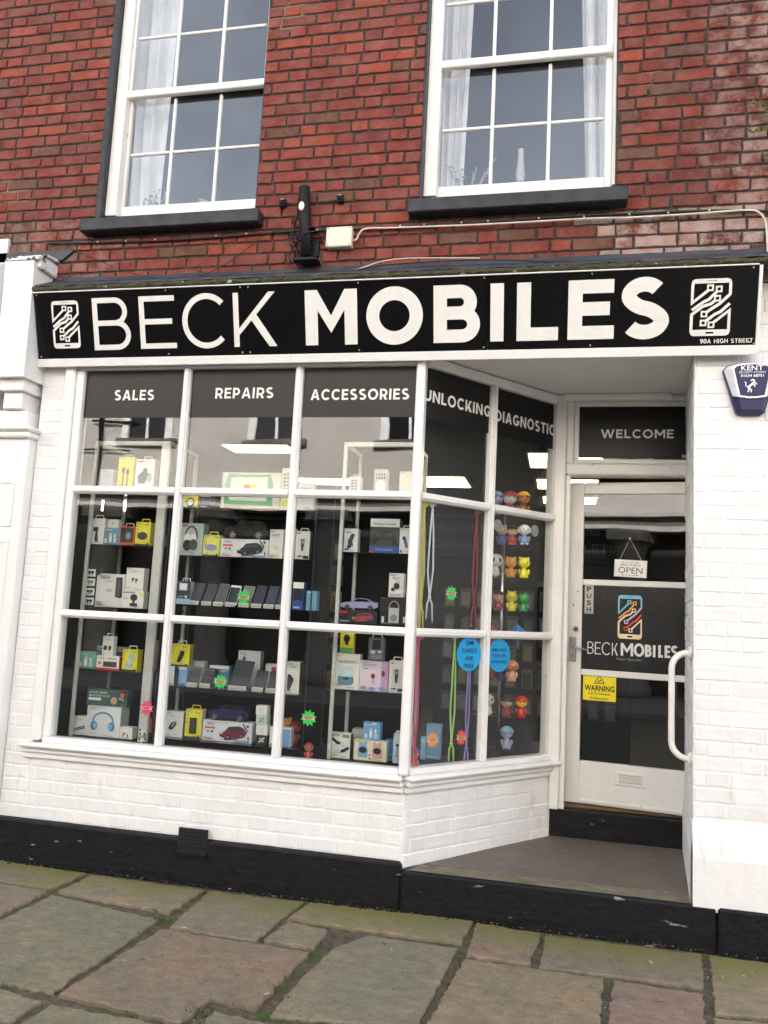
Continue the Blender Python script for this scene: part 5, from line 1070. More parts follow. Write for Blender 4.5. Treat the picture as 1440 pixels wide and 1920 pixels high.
k('small blue and black box with a white top, right of the phone row', (549, 1092, 569, 1141), YBK, 1.552, '#1f4a93', [('r', 0, .78, 1, 1, 'w'), ('p', [(.1, .3), (.1, .78), (.9, .78), (.9, .3), (.5, .4)], 'k'), ('r', .1, .06, .7, .12, 's')])
k('plain mid blue box at the right end of the phone row', (574, 1108, 594, 1143), YBK, 1.552, '#6ea5c4', [('r', .1, .9, .4, .94, 'w')])
b_ = k('boxes set of white, navy and pale blue under the yellow torch box', (315, 1250, 351, 1286), YBK, 1.045, '#87acd8', [('r', 0, 0, .34, 1, '#dfe3dd'), ('r', .34, 0, .58, 1, 'n'), ('r', .55, .86, .95, 1, 'e'), ('r', .04, .05, .24, .1, 'd'), ('r', .66, .05, .92, .1, 'b')])
k('yellow box with a black torch picture on the lower REPAIRS shelf', (319, 1208, 355, 1249), YBK + .005, b_, 'y', YB([('p', [(.38, .2), (.5, .55), (.56, .72), (.74, .7), (.74, .56), (.56, .2)], 'k')]), tab='e', side='#a49a1d')
k('white phone box standing behind the phones on the lower REPAIRS shelf', (356, 1240, 381, 1284), YBK + .13, 1.045, '#d8d9d4', lines(.2, .8, .8, 2))
k('blue and white phone box behind the lower green star', (392, 1248, 429, 1282), YBK + .12, 1.045, '#5d83b5', [('r', .0, .84, 1, 1, 'w'), ('r', .34, 0, .5, .84, 'n'), ('r', .6, .7, .95, .8, 's')])
k('white tablet box behind the largest leaning phone', (445, 1221, 487, 1288), YBK + .15, 1.045, '#cfd4d2', [('p', [(.2, .75), (.3, .9), (.36, .75)], 'd')], side='#9aa09e')
k('small white box with a pink stripe behind the lower right phones', (497, 1245, 520, 1288), YBK + .12, 1.045, '#d5d7d6', [('r', .5, .5, .9, .9, 'r'), ('r', .4, .4, .6, .7, 'b')])
k('tall white box at the right end of the lower REPAIRS shelf', (537, 1241, 562, 1302), YBK, 1.045, '#e4e2d9', [('p', [(.1, .1), (.1, .6), (.3, .6), (.6, .45), (.3, .08)], '#33363d')] + lines(.2, .8, .85, 2), side='d')
k('white box with a dark pebble shaped gadget on the bottom REPAIRS shelf', (309, 1334, 343, 1385), YBK, .725, '#dbdeda', [('p', [(.22, .36), (.36, .56), (.62, .62), (.66, .52), (.46, .3), (.28, .28)], 'd'), ('p', [(.34, .4), (.44, .54), (.62, .58), (.46, .4)], 'g'), ('r', .3, .8, .5, .83, 'g')], side='g')
k('tall yellow box with a black power bank picture', (347, 1330, 378, 1386), YBK, .725, 'y', YB([('r', .3, .18, .72, .72, 'k'), ('r', .34, .22, .68, .69, 'd')]), tab='y', side='#d6d5c4')
b2 = k('white toy car box with a dark red car picture', (379, 1353, 472, 1396), YBK, .725, '#dcdee4', A_suv('#7a2438'), depth=.1, rot=0)
k('white and blue phone case box at the right of the bottom REPAIRS shelf', (505, 1364, 545, 1400), YBK, .725, '#e3e2dc', [('r', .55, .04, .96, .92, '#7fa3d8'), ('r', .06, .05, .16, .12, 'd'), ('r', .62, .04, .9, .08, 'b')])
for i, (u0, v0, u1, v1, c, t) in enumerate(((480, 1379, 501, 1398, 'k', 'black cube case with a white slash at the bottom of a stack of four'), (480, 1360, 501, 1379, 'w', 'plain white cube case second from the bottom of a stack of four'), (480, 1341, 501, 1360, 'l', 'white cube case with a teal slash third in a stack of four'), (480, 1323, 501, 1341, 'w', 'plain white cube case topmost of a stack of four'))):
    cc = {'k': 'w', 'l': '#3fa59a'}.get(c, 'e'); prev = k(t, (u0, v0, u1, v1), YBK, .725 if i == 0 else prev, c, [('l', [(.25, .25), (.75, .78)], .1, cc), ('l', [(.3, .6), (.45, .75)], .08, cc), ('l', [(.55, .3), (.72, .45)], .08, cc)], depth=.055, name='earbud_case', cat='earbud case', group='stack of small square earbud cases')
# ACCESSORIES cabinet
k('cream box with a button grid on the top ACCESSORIES shelf', (655, 893, 676, 918), YC, 2.275, '#e6e2d2', [('r', .2 + .3 * (i % 2), .2 + .16 * (i // 2), .42 + .3 * (i % 2), .3 + .16 * (i // 2), 'g') for i in range(8)], tab='e')
k('white box with a speaker picture in the middle of the top ACCESSORIES shelf', (701, 880, 726, 918), YC + .1, 2.275, '#cfcdc3', [('r', .15, .05, .85, .5, 'w'), ('e', .5, .5, .3, .1, 'w')] + [('e', .2 + .2 * (i % 4), .68 + .12 * (i // 4), .06, .04, ('r', 'd', 'b', 'k')[i % 4]) for i in range(8)])
k('rounded cream box at the right of the top ACCESSORIES shelf', (749, 884, 776, 919), YC, 2.275, '#e8e2cf', [('r', .3, .6, .7, .64, 'c')])
k('white box with a grey toy picture on the second ACCESSORIES shelf', (645, 991, 671, 1034), YC, 1.915, '#e4e7e8', [('p', [(.3, .3), (.3, .5), (.55, .8), (.8, .75), (.62, .45), (.7, .25)], 'd'), ('e', .4, .24, .16, .08, 'n'), ('r', .1, .82, .5, .86, 'b'), ('r', .1, .08, .4, .16, 'b')], tab='d')
k('clear fronted black game controller box with white top and blue base', (694, 973, 749, 1036), YC, 1.915, '#3b3e42', [('r', 0, .76, 1, 1, 'w'), ('r', 0, 0, 1, .2, 'b'), ('t', 'Wireless Controller', .5, .85, .06, 'd', .8), ('t', 'Wireless Controller', .5, .11, .05, 's', .6), ('p', [(.08, .24), (.1, .5), (.25, .66), (.75, .66), (.88, .5), (.92, .24), (.78, .26), (.7, .4), (.3, .4), (.22, .26)], 'k'), ('e', .3, .54, .08, .05, 'd'), ('e', .7, .54, .08, .05, 'd'), ('r', 0, .02, .14, .08, 'r')], depth=.09)
k('white hanging box with a blue torch picture on the second ACCESSORIES shelf', (749, 990, 772, 1038), YC, 1.915, '#e6e5e3', [('p', [(.3, .6), (.5, .66), (.66, .4), (.72, .26), (.55, .22), (.45, .36)], 'b'), ('e', .38, .6, .14, .08, 'n'), ('r', .08, .06, .25, .14, 'r')], tab='e')
b3 = k('black toy car box with a red car picture behind the ACCESSORIES pane', (634, 1144, 707, 1169), YC, 1.49, '#1c1d22', [(q[0], *q[1:]) for q in A_car('#b03a48', .36)] + [('r', .02, .7, .24, .9, 'r'), ('r', .05, .15, .3, .2, 'l'), ('r', .72, .3, .95, .36, 'b')], depth=.1, rot=0)
b_ = k('black box with a white portable speaker picture', (712, 1120, 766, 1173), YC, 1.49, '#151518', [('r', .32, .08, .68, .62, '#c4c4c2'), ('l', [(.5 + .17 * math.cos(R(a)), .62 + .24 * math.sin(R(a))) for a in range(0, 181, 20)], .035, '#b59d8d'), ('e', .5, .26, .12, .12, 'g'), ('r', .08, .08, .17, .3, 'l'), ('r', .83, .1, .92, .32, 'l')], depth=.08)
k('white box with a black earpiece picture on the black speaker box', (729, 1075, 757, 1121), YC + .01, b_, '#efeeea', [('e', .55, .46, .2, .13, 'k'), ('e', .3, .32, .13, .08, 'd'), ('l', [(.4, .55), (.6, .68), (.75, .6)], .03, 'g')] + lines(.2, .8, .8, 2) + lines(.1, .8, .08, 1))
b_ = k('white speaker box printed RGB SPEAKER with a blue and white speaker', (625, 1226, 674, 1293), YC, 1.10, '#e9e7df', [('p', [(.2, .36), (.2, .5), (.28, .66), (.72, .66), (.8, .5), (.8, .36)], '#c4dfe8'), ('p', [(.2, .18), (.2, .36), (.8, .36), (.8, .18), (.7, .12), (.3, .12)], '#5b8ba0'), ('e', .5, .3, .12, .03, 'n'), ('t', 'RGB SPEAKER', .5, .78, .06, 'g', .76)])
k('yellow and green box with a black earpiece on the speaker box', (638, 1184, 663, 1226), YC + .01, b_, '#e4d93a', [('r', 0, 0, 1, .26, 'j'), ('e', .5, .68, .24, .18, 'k'), ('p', [(.4, .4), (.4, .6), (.62, .6), (.62, .4), (.75, .38)], 'k')], depth=.04)
b_ = k('pink and white cosmetic box on the lower ACCESSORIES shelf', (674, 1240, 728, 1297), YC, 1.10, '#e3d5df', [('r', .76, .0, 1, 1, '#c9a3cc'), ('e', .48, .5, .07, .09, 'm'), ('r', .43, .22, .54, .42, 'p'), ('e', .84, .6, .06, .1, 'm'), ('e', .16, .1, .12, .06, 'v'), ('e', .46, .08, .12, .06, 'v'), ('e', .82, .1, .12, .06, 'v')] + lines(.1, .6, .88, 2, 'v') + lines(.12, .3, .74, 1, 'd'))
k('clear blister pack with a black handheld gadget on the pink box', (690, 1196, 722, 1240), YC + .02, b_, '#55595a', [('r', .08, .04, .92, .96, '#6d7374'), ('r', .26, .5, .74, .9, 'k'), ('e', .3, .38, .16, .08, 'l'), ('e', .7, .4, .14, .06, 'l'), ('r', .2, .1, .85, .26, 'g')], depth=.03, tab='l')
k('white boxed shaver on the lower ACCESSORIES shelf', (729, 1239, 757, 1299), YC, 1.10, '#e9e6dc', A_shaver(), tab='e')
k('dark green white cable box printed HDTV', (617, 1375, 657, 1428), YC, .70, '#e6e9e3', [('t', 'HDTV', .28, .91, .08, 'd', .42), ('r', .62, .84, .95, .96, '#7aa33a'), ('l', [(.05, .84), (.4, .62), (.56, .6)], .13, 'k'), ('p', [(.5, .52), (.56, .66), (.8, .6), (.78, .46)], 'l'), ('l', [(.95, .46), (.7, .32), (.56, .3)], .13, 'k'), ('p', [(.56, .24), (.6, .38), (.4, .4), (.3, .28)], 'l'), ('l', [(.3, .28), (.16, .16)], .08, 'l'), ('r', 0, 0, .4, .1, '#b5cf9a')], side='d')
k('red topped hanging pack behind the HDTV box', (630, 1366, 655, 1400), YC + .08, .70, 'r', [('r', .3, .8, .7, .86, 'k')])
k('grey white box behind the HDTV box and the kids camera box', (659, 1367, 681, 1432), YC + .09, .70, '#b9bab6', lines(.2, .8, .7, 3))
b_ = k('white and yellow kids camera box with blue and pink cameras', (663, 1389, 725, 1436), YC, .70, '#eae4c4', [('r', .08, .9, .5, .98, 'y'), ('p', [(.14, .16), (.12, .5), (.18, .86), (.36, .86), (.44, .5), (.42, .16)], '#7fb5d8'), ('e', .28, .52, .12, .16, 'k'), ('p', [(.58, .16), (.56, .5), (.62, .86), (.8, .86), (.88, .5), (.86, .16)], '#e2a5a8'), ('e', .72, .52, .12, .16, 'k'), ('e', .2, .88, .05, .08, '#7fb5d8'), ('e', .36, .88, .05, .08, '#7fb5d8'), ('e', .64, .88, .05, .08, '#e2a5a8'), ('e', .8, .88, .05, .08, '#e2a5a8'), ('e', .5, .3, .03, .05, 'j'), ('e', .5, .14, .03, .05, 'o')])
k('blue and white bottle box standing on the kids camera box', (681, 1355, 713, 1390), YC + .01, b_, '#6ca7da', A_bottle('q') + [('r', .55, .9, .8, 1, 'w')])
k('plain blue box behind the kids camera box', (722, 1387, 740, 1436), YC + .06, .70, '#2f7fb8', lines(.1, .8, .3, 2, 's'))
k('pale grey hanging box with a black tripod picture', (737, 1376, 753, 1439), YC, .70, '#c9d3d6', [('l', [(.5, .6), (.5, .25)], .08, 'k'), ('l', [(.5, .3), (.25, .18)], .06, 'k'), ('l', [(.5, .3), (.75, .18)], .06, 'k'), ('r', .35, .58, .65, .66, 'k')], tab='w')
# ------------------------------------------------------------------ toy cars
RUB = mat('toy_rubber', (.015, .015, .015), .7); TGL = mat('toy_window', (.01, .01, .012), .1)
def toy_car(label, px, y, base, col, profile, cabin, wheels, wdt=.085):
    u0, v0, u1, v1 = px; vm = (v0 + v1) / 2; x0, x1 = at(u0, vm, y).x, at(u1, vm, y).x; zb = TOPZ[base]; h = at((u0 + u1) / 2, v0, y).z - zb; L = x1 - x0
    e = empty('toy_car', ((x0 + x1) / 2, y + wdt / 2, zb), label, 'toy car'); pm_ = mat('toy_paint_' + col.lstrip('#'), col, .18, .1, coat=.6, var=.02)
    def loft(mb, prof, m_, secs):
        n = len(prof); vs = []
        for yy, ins, dz in secs:
            cxm = sum(p[0] for p in prof) / n
            vs += [(x0 + L * (cxm + (px_ - cxm) * (1 - ins)), y + yy, zb + h * (pz_ if pz_ < .5 else pz_ - dz)) for px_, pz_ in prof]
        S = len(secs); fs = [(s_ * n + i, s_ * n + (i + 1) % n, (s_ + 1) * n + (i + 1) % n, (s_ + 1) * n + i) for s_ in range(S - 1) for i in range(n)]
        mb.add(vs, [list(range(n))[::-1], list(range((S - 1) * n, S * n))] + fs, m_, False)
    prof = profile[::-1]
    m = MB(); loft(m, prof, pm_, [(0.004, .02, .03), (.0, .0, .05), (.012, .0, .0), (wdt - .012, .0, .0), (wdt, .0, .05), (wdt - .004, .02, .03)][1:5]); obj('body', m, e)
    m = MB(); m.poly([(x0 + L * a, zb + h * b) for a, b in cabin], y - .0012, TGL); m.prism([(x0 + L * (.5 + (a - .5) * .97), zb + h * b * .985) for a, b in cabin], y + .006, y + wdt - .006, TGL); obj('windows', m, e)
    for wx in wheels:
        for yy in (y - .003, y + wdt - .012):
            w_ = MB(); r_ = h * .21; c_ = (x0 + L * wx, zb + r_)
            w_.ellprism(c_[0], c_[1], r_, r_, yy, yy + .015, RUB, 20); w_.ell(c_[0], c_[1], r_ * .72, r_ * .72, yy - .0006, CHROME, 18)
            for q in range(5):
                a = q * 1.2566; w_.poly([(c_[0] + r_ * .2 * math.cos(a + .35), c_[1] + r_ * .2 * math.sin(a + .35)), (c_[0] + r_ * .62 * math.cos(a + .3), c_[1] + r_ * .62 * math.sin(a + .3)), (c_[0] + r_ * .62 * math.cos(a + .95), c_[1] + r_ * .62 * math.sin(a + .95)), (c_[0] + r_ * .2 * math.cos(a + .9), c_[1] + r_ * .2 * math.sin(a + .9))], yy - .0011, RUB)
            obj('wheel', w_, e)
SUVP = [(.0, .2), (.0, .52), (.06, .62), (.22, .66), (.34, .96), (.42, 1.0), (.8, .97), (.93, .72), (.99, .66), (1, .22), (.88, .14), (.12, .14)]; SUVC = [(.27, .68), (.36, .92), (.44, .95), (.78, .92), (.89, .7)]
toy_car('black toy car parked on its white box on the second REPAIRS shelf', (421, 974, 503, 1011), YBK + .005, b1, '#0d0d10', SUVP, SUVC, (.2, .79))
toy_car('dark blue toy car parked on its white box on the bottom REPAIRS shelf', (390, 1320, 466, 1353), YBK + .005, b2, '#23244f', SUVP, SUVC, (.18, .8))
toy_car('silver lilac toy coupe parked on its black box', (637, 1121, 709, 1145), YC + .005, b3, '#a9abd2', [(.0, .25), (.01, .5), (.1, .62), (.3, .68), (.42, .96), (.55, 1.0), (.74, .92), (.88, .7), (.99, .68), (1, .3), (.92, .18), (.1, .16)], [(.36, .7), (.45, .92), (.56, .94), (.72, .86), (.8, .7)], (.2, .8))
# ------------------------------------------------------------------ phones leaning on the shelves
CARD = ink('#d8d5ca')
def phone(label, u0, u1, v0, v1, base, back, scr='screen', y=.31, card=True, tilt=24, lean=10):
    um = (u0 + u1) / 2; x0, x1 = at(u0, (v0 + v1) / 2, y).x, at(u1, (v0 + v1) / 2, y).x; wd = x1 - x0; H = (at(um, v0, y + .05).z - base - .012) / math.cos(R(tilt)); cx = (x0 + x1) / 2
    e = empty('phone', (cx, y, base), label, 'phone', 'used phones leaning in rows with price cards')
    M = Matrix.Translation((cx, y, base + .012)) @ Matrix.Rotation(R(-tilt), 4, 'X') @ Matrix.Rotation(R(3), 4, 'Y')
    m = MB(M); m.box(-wd / 2, wd / 2, 0, .008, 0, H, I(back), .0025); obj('body', m, e)
    m = MB(M); m.box(-wd / 2 + .003, wd / 2 - .003, -.0008, -.0002, .008 if back != 'w' else .016, H - (.006 if back != 'w' else .016), SCREEN if scr == 'screen' else I(scr)); obj('screen', m, e)
    m = MB(Matrix.Translation((cx, y, base))); m.box(-wd * .46, wd * .46, -.016, -.013, .0005, .026, CARD, .0005); m.poly([(-wd * .4, .006), (wd * .4, .006), (wd * .4, .011), (-wd * .4, .011)], -.0164, I('g')); m.poly([(-wd * .36, .015), (wd * .3, .015), (wd * .3, .019), (-wd * .36, .019)], -.0164, I('g')); m.box(-wd * .3, wd * .3, -.013, .012, .0004, .004, CLEAR)
    obj('price_card', m, e)
Z2, Z3 = 1.552, 1.045
for u0, u1, v0, v1, bk, sc_, t in ((358, 376, 1092, 1129, 'k', 'screen', 'black leaning phone, leftmost of the upper phone row'), (380, 399, 1094, 1131, 'd', 'screen', 'black leaning phone with a light edge, second in the upper row'), (402, 421, 1094, 1132, 'g', '#4c4f54', 'grey leaning phone right of a silver edged one in the upper row'), (424, 444, 1097, 1133, 'w', 'screen', 'white framed leaning phone left of the upper green star'),
    (449, 470, 1098, 1134, '#8b8f8a', '#7c807c', 'pale grey leaning phone behind the upper green star'), (473, 493, 1097, 1135, 'n', '#232b3c', 'navy leaning phone right of the upper green star'), (496, 516, 1098, 1137, 'n', '#2a3346', 'navy leaning phone with white dots in the upper row'), (518, 536, 1100, 1138, 'k', '#2c3138', 'dark leaning phone at the right end of the upper row')):
    phone(t, u0, u1, v0, v1, Z2, bk, sc_)
for u0, u1, v0, v1, bk, sc_, t in ((352, 373, 1248, 1285, 'g', '#33363b', 'dark leaning phone, leftmost of the lower phone row'), (376, 397, 1251, 1287, 'k', '#33363b', 'dark leaning phone left of the lower green star'), (430, 466, 1238, 1291, 'k', '#2b3136', 'largest dark leaning phone in the middle of the lower row'), (474, 496, 1256, 1293, 'n', '#272f3c', 'navy leaning phone right of the largest leaning phone'), (500, 524, 1258, 1297, 'n', '#2a3038', 'wide dark leaning phone at the right end of the lower row')):
    phone(t, u0, u1, v0, v1, Z3, bk, sc_)
# ------------------------------------------------------------------ price stars and round stickers on the glass
FRONT = Plane((0, 0, 0), (1, 0, 0))
def star(P, u, v, r, col, label, y=.0175, th=.0015):
    c = P.uv(u, v); m = MB(P.M); pts = []
    for i in range(20):
        a = i * math.pi / 10 + .2; q = r * (1 if i % 2 == 0 else .66); pts.append((c[0] + q * math.cos(a), c[1] + q * math.sin(a)))
    m.prism(pts, y, y + th, ink(col, .6)); bd = ink('#e3c9a8', .6); w_, h_ = r * .72, r * .2
    m.box(c[0] - w_, c[0] + w_, y - .0008, y - .0002, c[1] - h_, c[1] + h_, bd)
    for i, dz in enumerate((.45, -.45)): m.box(c[0] - w_ * (.8 - .2 * i), c[0] + w_ * (.8 - .25 * i), y - .0013, y - .0009, c[1] + h_ * dz - .0025, c[1] + h_ * dz + .0025, ink('#7a3a2a'))
    obj('price_star', m, loc=P.M @ Vector((c[0], y, c[1] - r)), label=label, cat='price sticker')
star(FRONT, 272, 1328, .047, '#f5357c', 'pink star price sticker on the lower SALES pane'); star(FRONT, 577, 1347, .049, '#3fd45a', 'green star price sticker on the lower ACCESSORIES pane')
star(RET, 850, 1113, .049, '#35cf57', 'green star price sticker on the UNLOCKING side pane'); star(RET, 815, 1388, .05, '#f59a35', 'orange star price sticker at the bottom of the angled side pane'); star(RET, 869, 1384, .047, '#f0532f', 'red star price sticker at the bottom of the angled side pane')
UP = Plane((0, .3, 0), (1, 0, 0)); star(UP, 457, 1120, .05, '#3fcf5f', 'green star price card standing in the upper phone row', .0, .002); star(UP, 413, 1278, .05, '#43d262', 'green star price card standing in the lower phone row', .0, .002)
STB = ink('#1f9fe0', .35)
def disc(u, v, ru, rv, rows, label):
    c = RET.uv(u, v); a, b = RET.uv(u - ru, v), RET.uv(u + ru, v); rx = (b[0] - a[0]) / 2; rz = (RET.uv(u, v - rv)[1] - RET.uv(u, v + rv)[1]) / 2
    m = MB(RET.M); m.ellprism((a[0] + b[0]) / 2, c[1], rx, rz, .0095, .0115, STB, 40)
    for t, dz, h, W in rows: m.text(t, (a[0] + b[0]) / 2, c[1] + dz * rz, h * rz, BLK, .0088, W * rx, .02)
    obj('round_sticker', m, loc=RET.M @ Vector((c[0], .01, c[1] - rz)), label=label, cat='sticker')
disc(881.5, 1227, 22.5, 32, (('SIM', .66, .24, .62), ('CARDS', .22, .24, 1.25), ('ARE', -.24, .24, .68), ('FREE', -.68, .24, .82)), 'blue round sticker reading SIM CARDS ARE FREE'); disc(938, 1229, 20.5, 31, (('SIM CARD', .32, .18, 1.35), ('TOP-UPS', -.03, .18, 1.25), ('AVAILABLE', -.38, .18, 1.5)), 'blue round sticker reading SIM CARD TOP-UPS AVAILABLE')
# ------------------------------------------------------------------ lanyards behind the angled pane
def lanyard(u, v0, v1, col, label, kn=.62, gap=4, hang=None):
    m_ = mat('cord_' + col.lstrip('#'), col, .7, var=.1, scale=200); P3 = lambda uu, vv: RET.M @ Vector((*(lambda q: (q[0], .04, q[1]))(RET.uv(uu, vv)),))
    e = empty('lanyard', P3(u, v0), label, 'lanyard', 'coloured phone lanyards hanging behind the angled pane'); vk = v0 + (v1 - v0) * kn; lean = -(v1 - v0) * .035
    m = MB()
    for s in (-1, 1):
        pts = [P3(u, v0), P3(u + s * gap * .6 + lean * .2, v0 + (vk - v0) * .3), P3(u + s * gap + lean * kn * .7, v0 + (vk - v0) * .7), P3(u + lean * kn, vk), P3(u + lean * kn + s * gap * .9, vk + (v1 - vk) * .25), P3(u + lean * .9 + s * gap * 1.2, v1 - (6 if s < 0 else 0))]; m.tube(pts, .0055, m_, 6)
        m.tube([pts[-1], pts[-1] + Vector((0, 0, -.012))], .004, STEEL, 6)
    m.ball(P3(u + lean * kn, vk), .011, m_, 8, 6); obj('cord', m, e)
    q0, q1 = RET.uv(u - 5, v0), RET.uv(u + 13, v0); h = MB(RET.M); h.prism([(q0[0], q0[1] + .035), (q1[0], q1[1] + .035), (q1[0] - .01, q1[1] + .012), (q0[0] + .02, q0[1] - .012), (q0[0], q0[1] - .012)], .034, .038, m_); obj('patch', h, e)
lanyard(804, 948, 1186, '#d8c93a', 'yellow lanyard hanging behind the upper angled pane', .78); lanyard(820, 946, 1165, '#d5d7ea', 'white lanyard hanging behind the upper angled pane', .8, 5); lanyard(903, 962, 1178, '#8e1f27', 'dark red lanyard hanging behind the upper angled pane', .8, 4)
lanyard(793, 1200, 1440, '#c93a6c', 'pink lanyard hanging behind the lower angled pane', .85); lanyard(862, 1196, 1432, '#a3cf6a', 'light green lanyard hanging behind the lower angled pane', .85, 4); lanyard(890, 1204, 1440, '#8a7fc0', 'purple lanyard hanging below the SIM CARDS ARE FREE sticker', .85, 3)
# ------------------------------------------------------------------ figurine rack
RK = empty('figurine_rack', at(945, 1420, .72), 'slim chrome pole rack with clear shelves of vinyl figures in the angled window', 'display rack'); RY = .72
pt, pb = at(959, 935, RY), at(916, 1440, RY); px_ = (pt.x + pb.x) / 2
m = MB(); m.tube([(px_ + .0, RY + .06, .7), (px_ + .0, RY + .06, 2.35)], .011, CHROME, 10); obj('pole', m, RK)
ROWS = [(943, 952), (0, 1021), (0, 1083), (0, 1146), (0, 1216), (0, 1277), (0, 1344), (0, 1404)]
FZ = [at(955, v, RY).z for _, v in ROWS]
FZ[0] -= .05
for z in FZ:
    obj('shelf', MB().box(px_ - .2, px_ + .16, RY - .05, RY + .05, z - .006, z - .0005, CLEAR, .001), RK)
EYE = ink('#141414'); 
def figurine(label, u, row, hpx, body, head, hat=None, ears=None, feet=None, eyepatch=None, arms=None, y=RY, z=None, face=None, big=1.0):
    z = FZ[row] if z is None else z; c = at(u, 1100, y); x = at(u, 960 + (1.57 - z - .05) * 330, y).x; H = hpx / 268.0
    e = empty('vinyl_figurine', (x, y, z), label, 'figurine', 'small vinyl figures'); M = lambda h: mat('vinyl_' + h.lstrip('#'), h, .35, var=.05, coat=.2)
    hr = H * .27 * big; hz = z + H * .68; m = MB(Matrix.Translation((x, y, z)) @ Matrix.Rotation(R(12), 4, 'Z') @ Matrix.Translation((-x, -y, -z)))
    m.lathe([(0, 0), (H * .16, 0), (H * .2, H * .08), (H * .2, H * .2), (H * .15, H * .36), (H * .1, H * .44), (0, H * .46)], (x, y, z), M(body), 14)
    for s in (-1, 1):
        m.ball((x + s * H * .21, y - H * .04, z + H * .28), (H * .06, H * .06, H * .13), M(arms or body), 8, 6); m.ball((x + s * H * .1, y - H * .07, z + H * .045), (H * .09, H * .12, H * .05), M(feet or body), 8, 6)
    obj('body', m, e)
    m = MB(Matrix.Translation((x, y, z)) @ Matrix.Rotation(R(18), 4, 'Z') @ Matrix.Translation((-x, -y, -z))); m.ball((x, y, hz), (hr, hr * .92, hr * .9), M(head), 18, 12)
    for s in (-1, 1):
        if eyepatch: m.ball((x + s * hr * .4, y - hr * .72, hz + hr * .05), (hr * .24, hr * .2, hr * .28), M(eyepatch), 8, 6)
        m.ball((x + s * hr * .36, y - hr * .86, hz + hr * .05), hr * .11, EYE, 8, 6)
    m.ball((x, y - hr * .93, hz - hr * .2), (hr * .14, hr * .1, hr * .1), M(face or head), 8, 6); obj('head', m, e)
    Mh = Matrix.Translation((x, y, z)) @ Matrix.Rotation(R(18), 4, 'Z') @ Matrix.Translation((-x, -y, -z))
    if ears:
        kind, ec = ears
        for s in (-1, 1):
            q = MB(Mh)
            if kind == 'round': q.ball((x + s * hr * .66, y, hz + hr * .72), (hr * .28, hr * .18, hr * .28), M(ec), 10, 8)
            elif kind == 'flop': q.ball((x + s * hr * .95, y, hz - hr * .1), (hr * .2, hr * .3, hr * .5), M(ec), 10, 8)
            else: q.tube([(x + s * hr * .5, y, hz + hr * .6), (x + s * hr * .66, y, hz + hr * 1.15)], [hr * .26, hr * .03], M(ec), 8)
            obj('ear', q, e)
    if hat:
        q = MB(Mh); q.ball((x, y, hz + hr * .12), (hr * 1.06, hr * 1.0, hr * .95), M(hat), 18, 8, 12, 90); q.lathe([(hr * 1.02, hr * .3), (hr * 1.18, hr * .28), (hr * 1.18, hr * .34), (hr * 1.0, hr * .38)], (x, y - hr * .1, hz), M(hat), 18); obj('cap', q, e)
figurine('lilac figurine in a pale blue cap on the top clear shelf', 938, 0, 44, '#8f8bb5', '#a9a3c9', '#7fb9d8'); figurine('white figurine in a red cap on the top clear shelf', 963, 0, 44, '#a3392a', '#d9d6cf', '#c8342c'); figurine('brown figurine in a yellow cap on the top clear shelf', 987, 0, 44, '#8a5a34', '#9c6b44', '#d9a23a')
figurine('pink headed figurine in blue and crimson on the second clear shelf', 947, 1, 36, '#31589e', '#dba79b', None, ('round', '#dba79b'), '#b02a50'); figurine('small black and red figurine with a pale face on the second clear shelf', 967, 1, 34, '#b32a2a', '#d9b79c', '#171717', None, '#d8b23a'); figurine('white figurine in a blue waistcoat on the second clear shelf', 989, 1, 38, '#7a90b8', '#d8d5cd', None, ('flop', '#d8d5cd'), '#d8d5cd')
figurine('white panda figurine with black ears on the third clear shelf', 935, 2, 42, '#d3d1c4', '#dad8cc', None, ('round', '#151515'), '#151515', '#151515', '#151515', big=1.15); figurine('orange bear figurine on the third clear shelf', 964, 2, 38, '#d9922f', '#dd9a35', None, ('round', '#dd9a35'), face='#2a1a10'); figurine('lemon yellow bear figurine on the third clear shelf', 988, 2, 38, '#d6cf2f', '#dcd534', None, ('round', '#dcd534'), face='#8a7a10')
figurine('figurine with black hair and a dark red coat on the fourth clear shelf', 940, 3, 36, '#8e1f24', '#d8a78a', '#151515'); figurine('bright yellow cat figurine on the fourth clear shelf', 965, 3, 36, '#e2cf25', '#e6d52d', None, ('point', '#e6d52d'), face='#c03a2a'); figurine('green dinosaur figurine on the fourth clear shelf', 987, 3, 33, '#2f8a43', '#38964b', None, ('point', '#2f8a43'))
figurine('figurine in a tomato red cap half hidden behind the middle glazing bar', 924, 4, 38, '#b83a30', '#d8a78a', '#c8342c'); figurine('dark figurine in a royal blue cap behind the middle glazing bar', 975, 4, 40, '#20242c', '#2a4a78', '#2a68b5')
figurine('red and brown figurine below the SIM CARD TOP-UPS sticker', 925, 5, 34, '#9c2a26', '#b8876a', '#5a2a20'); figurine('navy figurine with a red belt below the SIM CARD TOP-UPS sticker', 943, 5, 30, '#22305a', '#b08a70', '#20284a', None, '#a8302a'); figurine('fluffy orange and pink dog figurine right of the SIM CARD TOP-UPS sticker', 965, 5, 38, '#d8a07f', '#d98a5a', None, ('flop', '#c46a4a'), face='#2a1a10')
figurine('cream panda figurine on the seventh clear shelf', 921, 6, 38, '#cfccbd', '#d8d5c8', None, ('round', '#151515'), '#151515', '#151515', '#151515'); figurine('figurine in black cap and red coat on the seventh clear shelf', 955, 6, 34, '#8e1f24', '#d0a184', '#17171a'); figurine('red figurine with a yellow face panel on the seventh clear shelf', 982, 6, 37, '#a8231f', '#d3a52f', '#b5241f')
figurine('lilac figurine in a pale blue cap alone on the lowest clear shelf', 955, 7, 38, '#9a97bd', '#a9a6cc', '#7fb5cc')
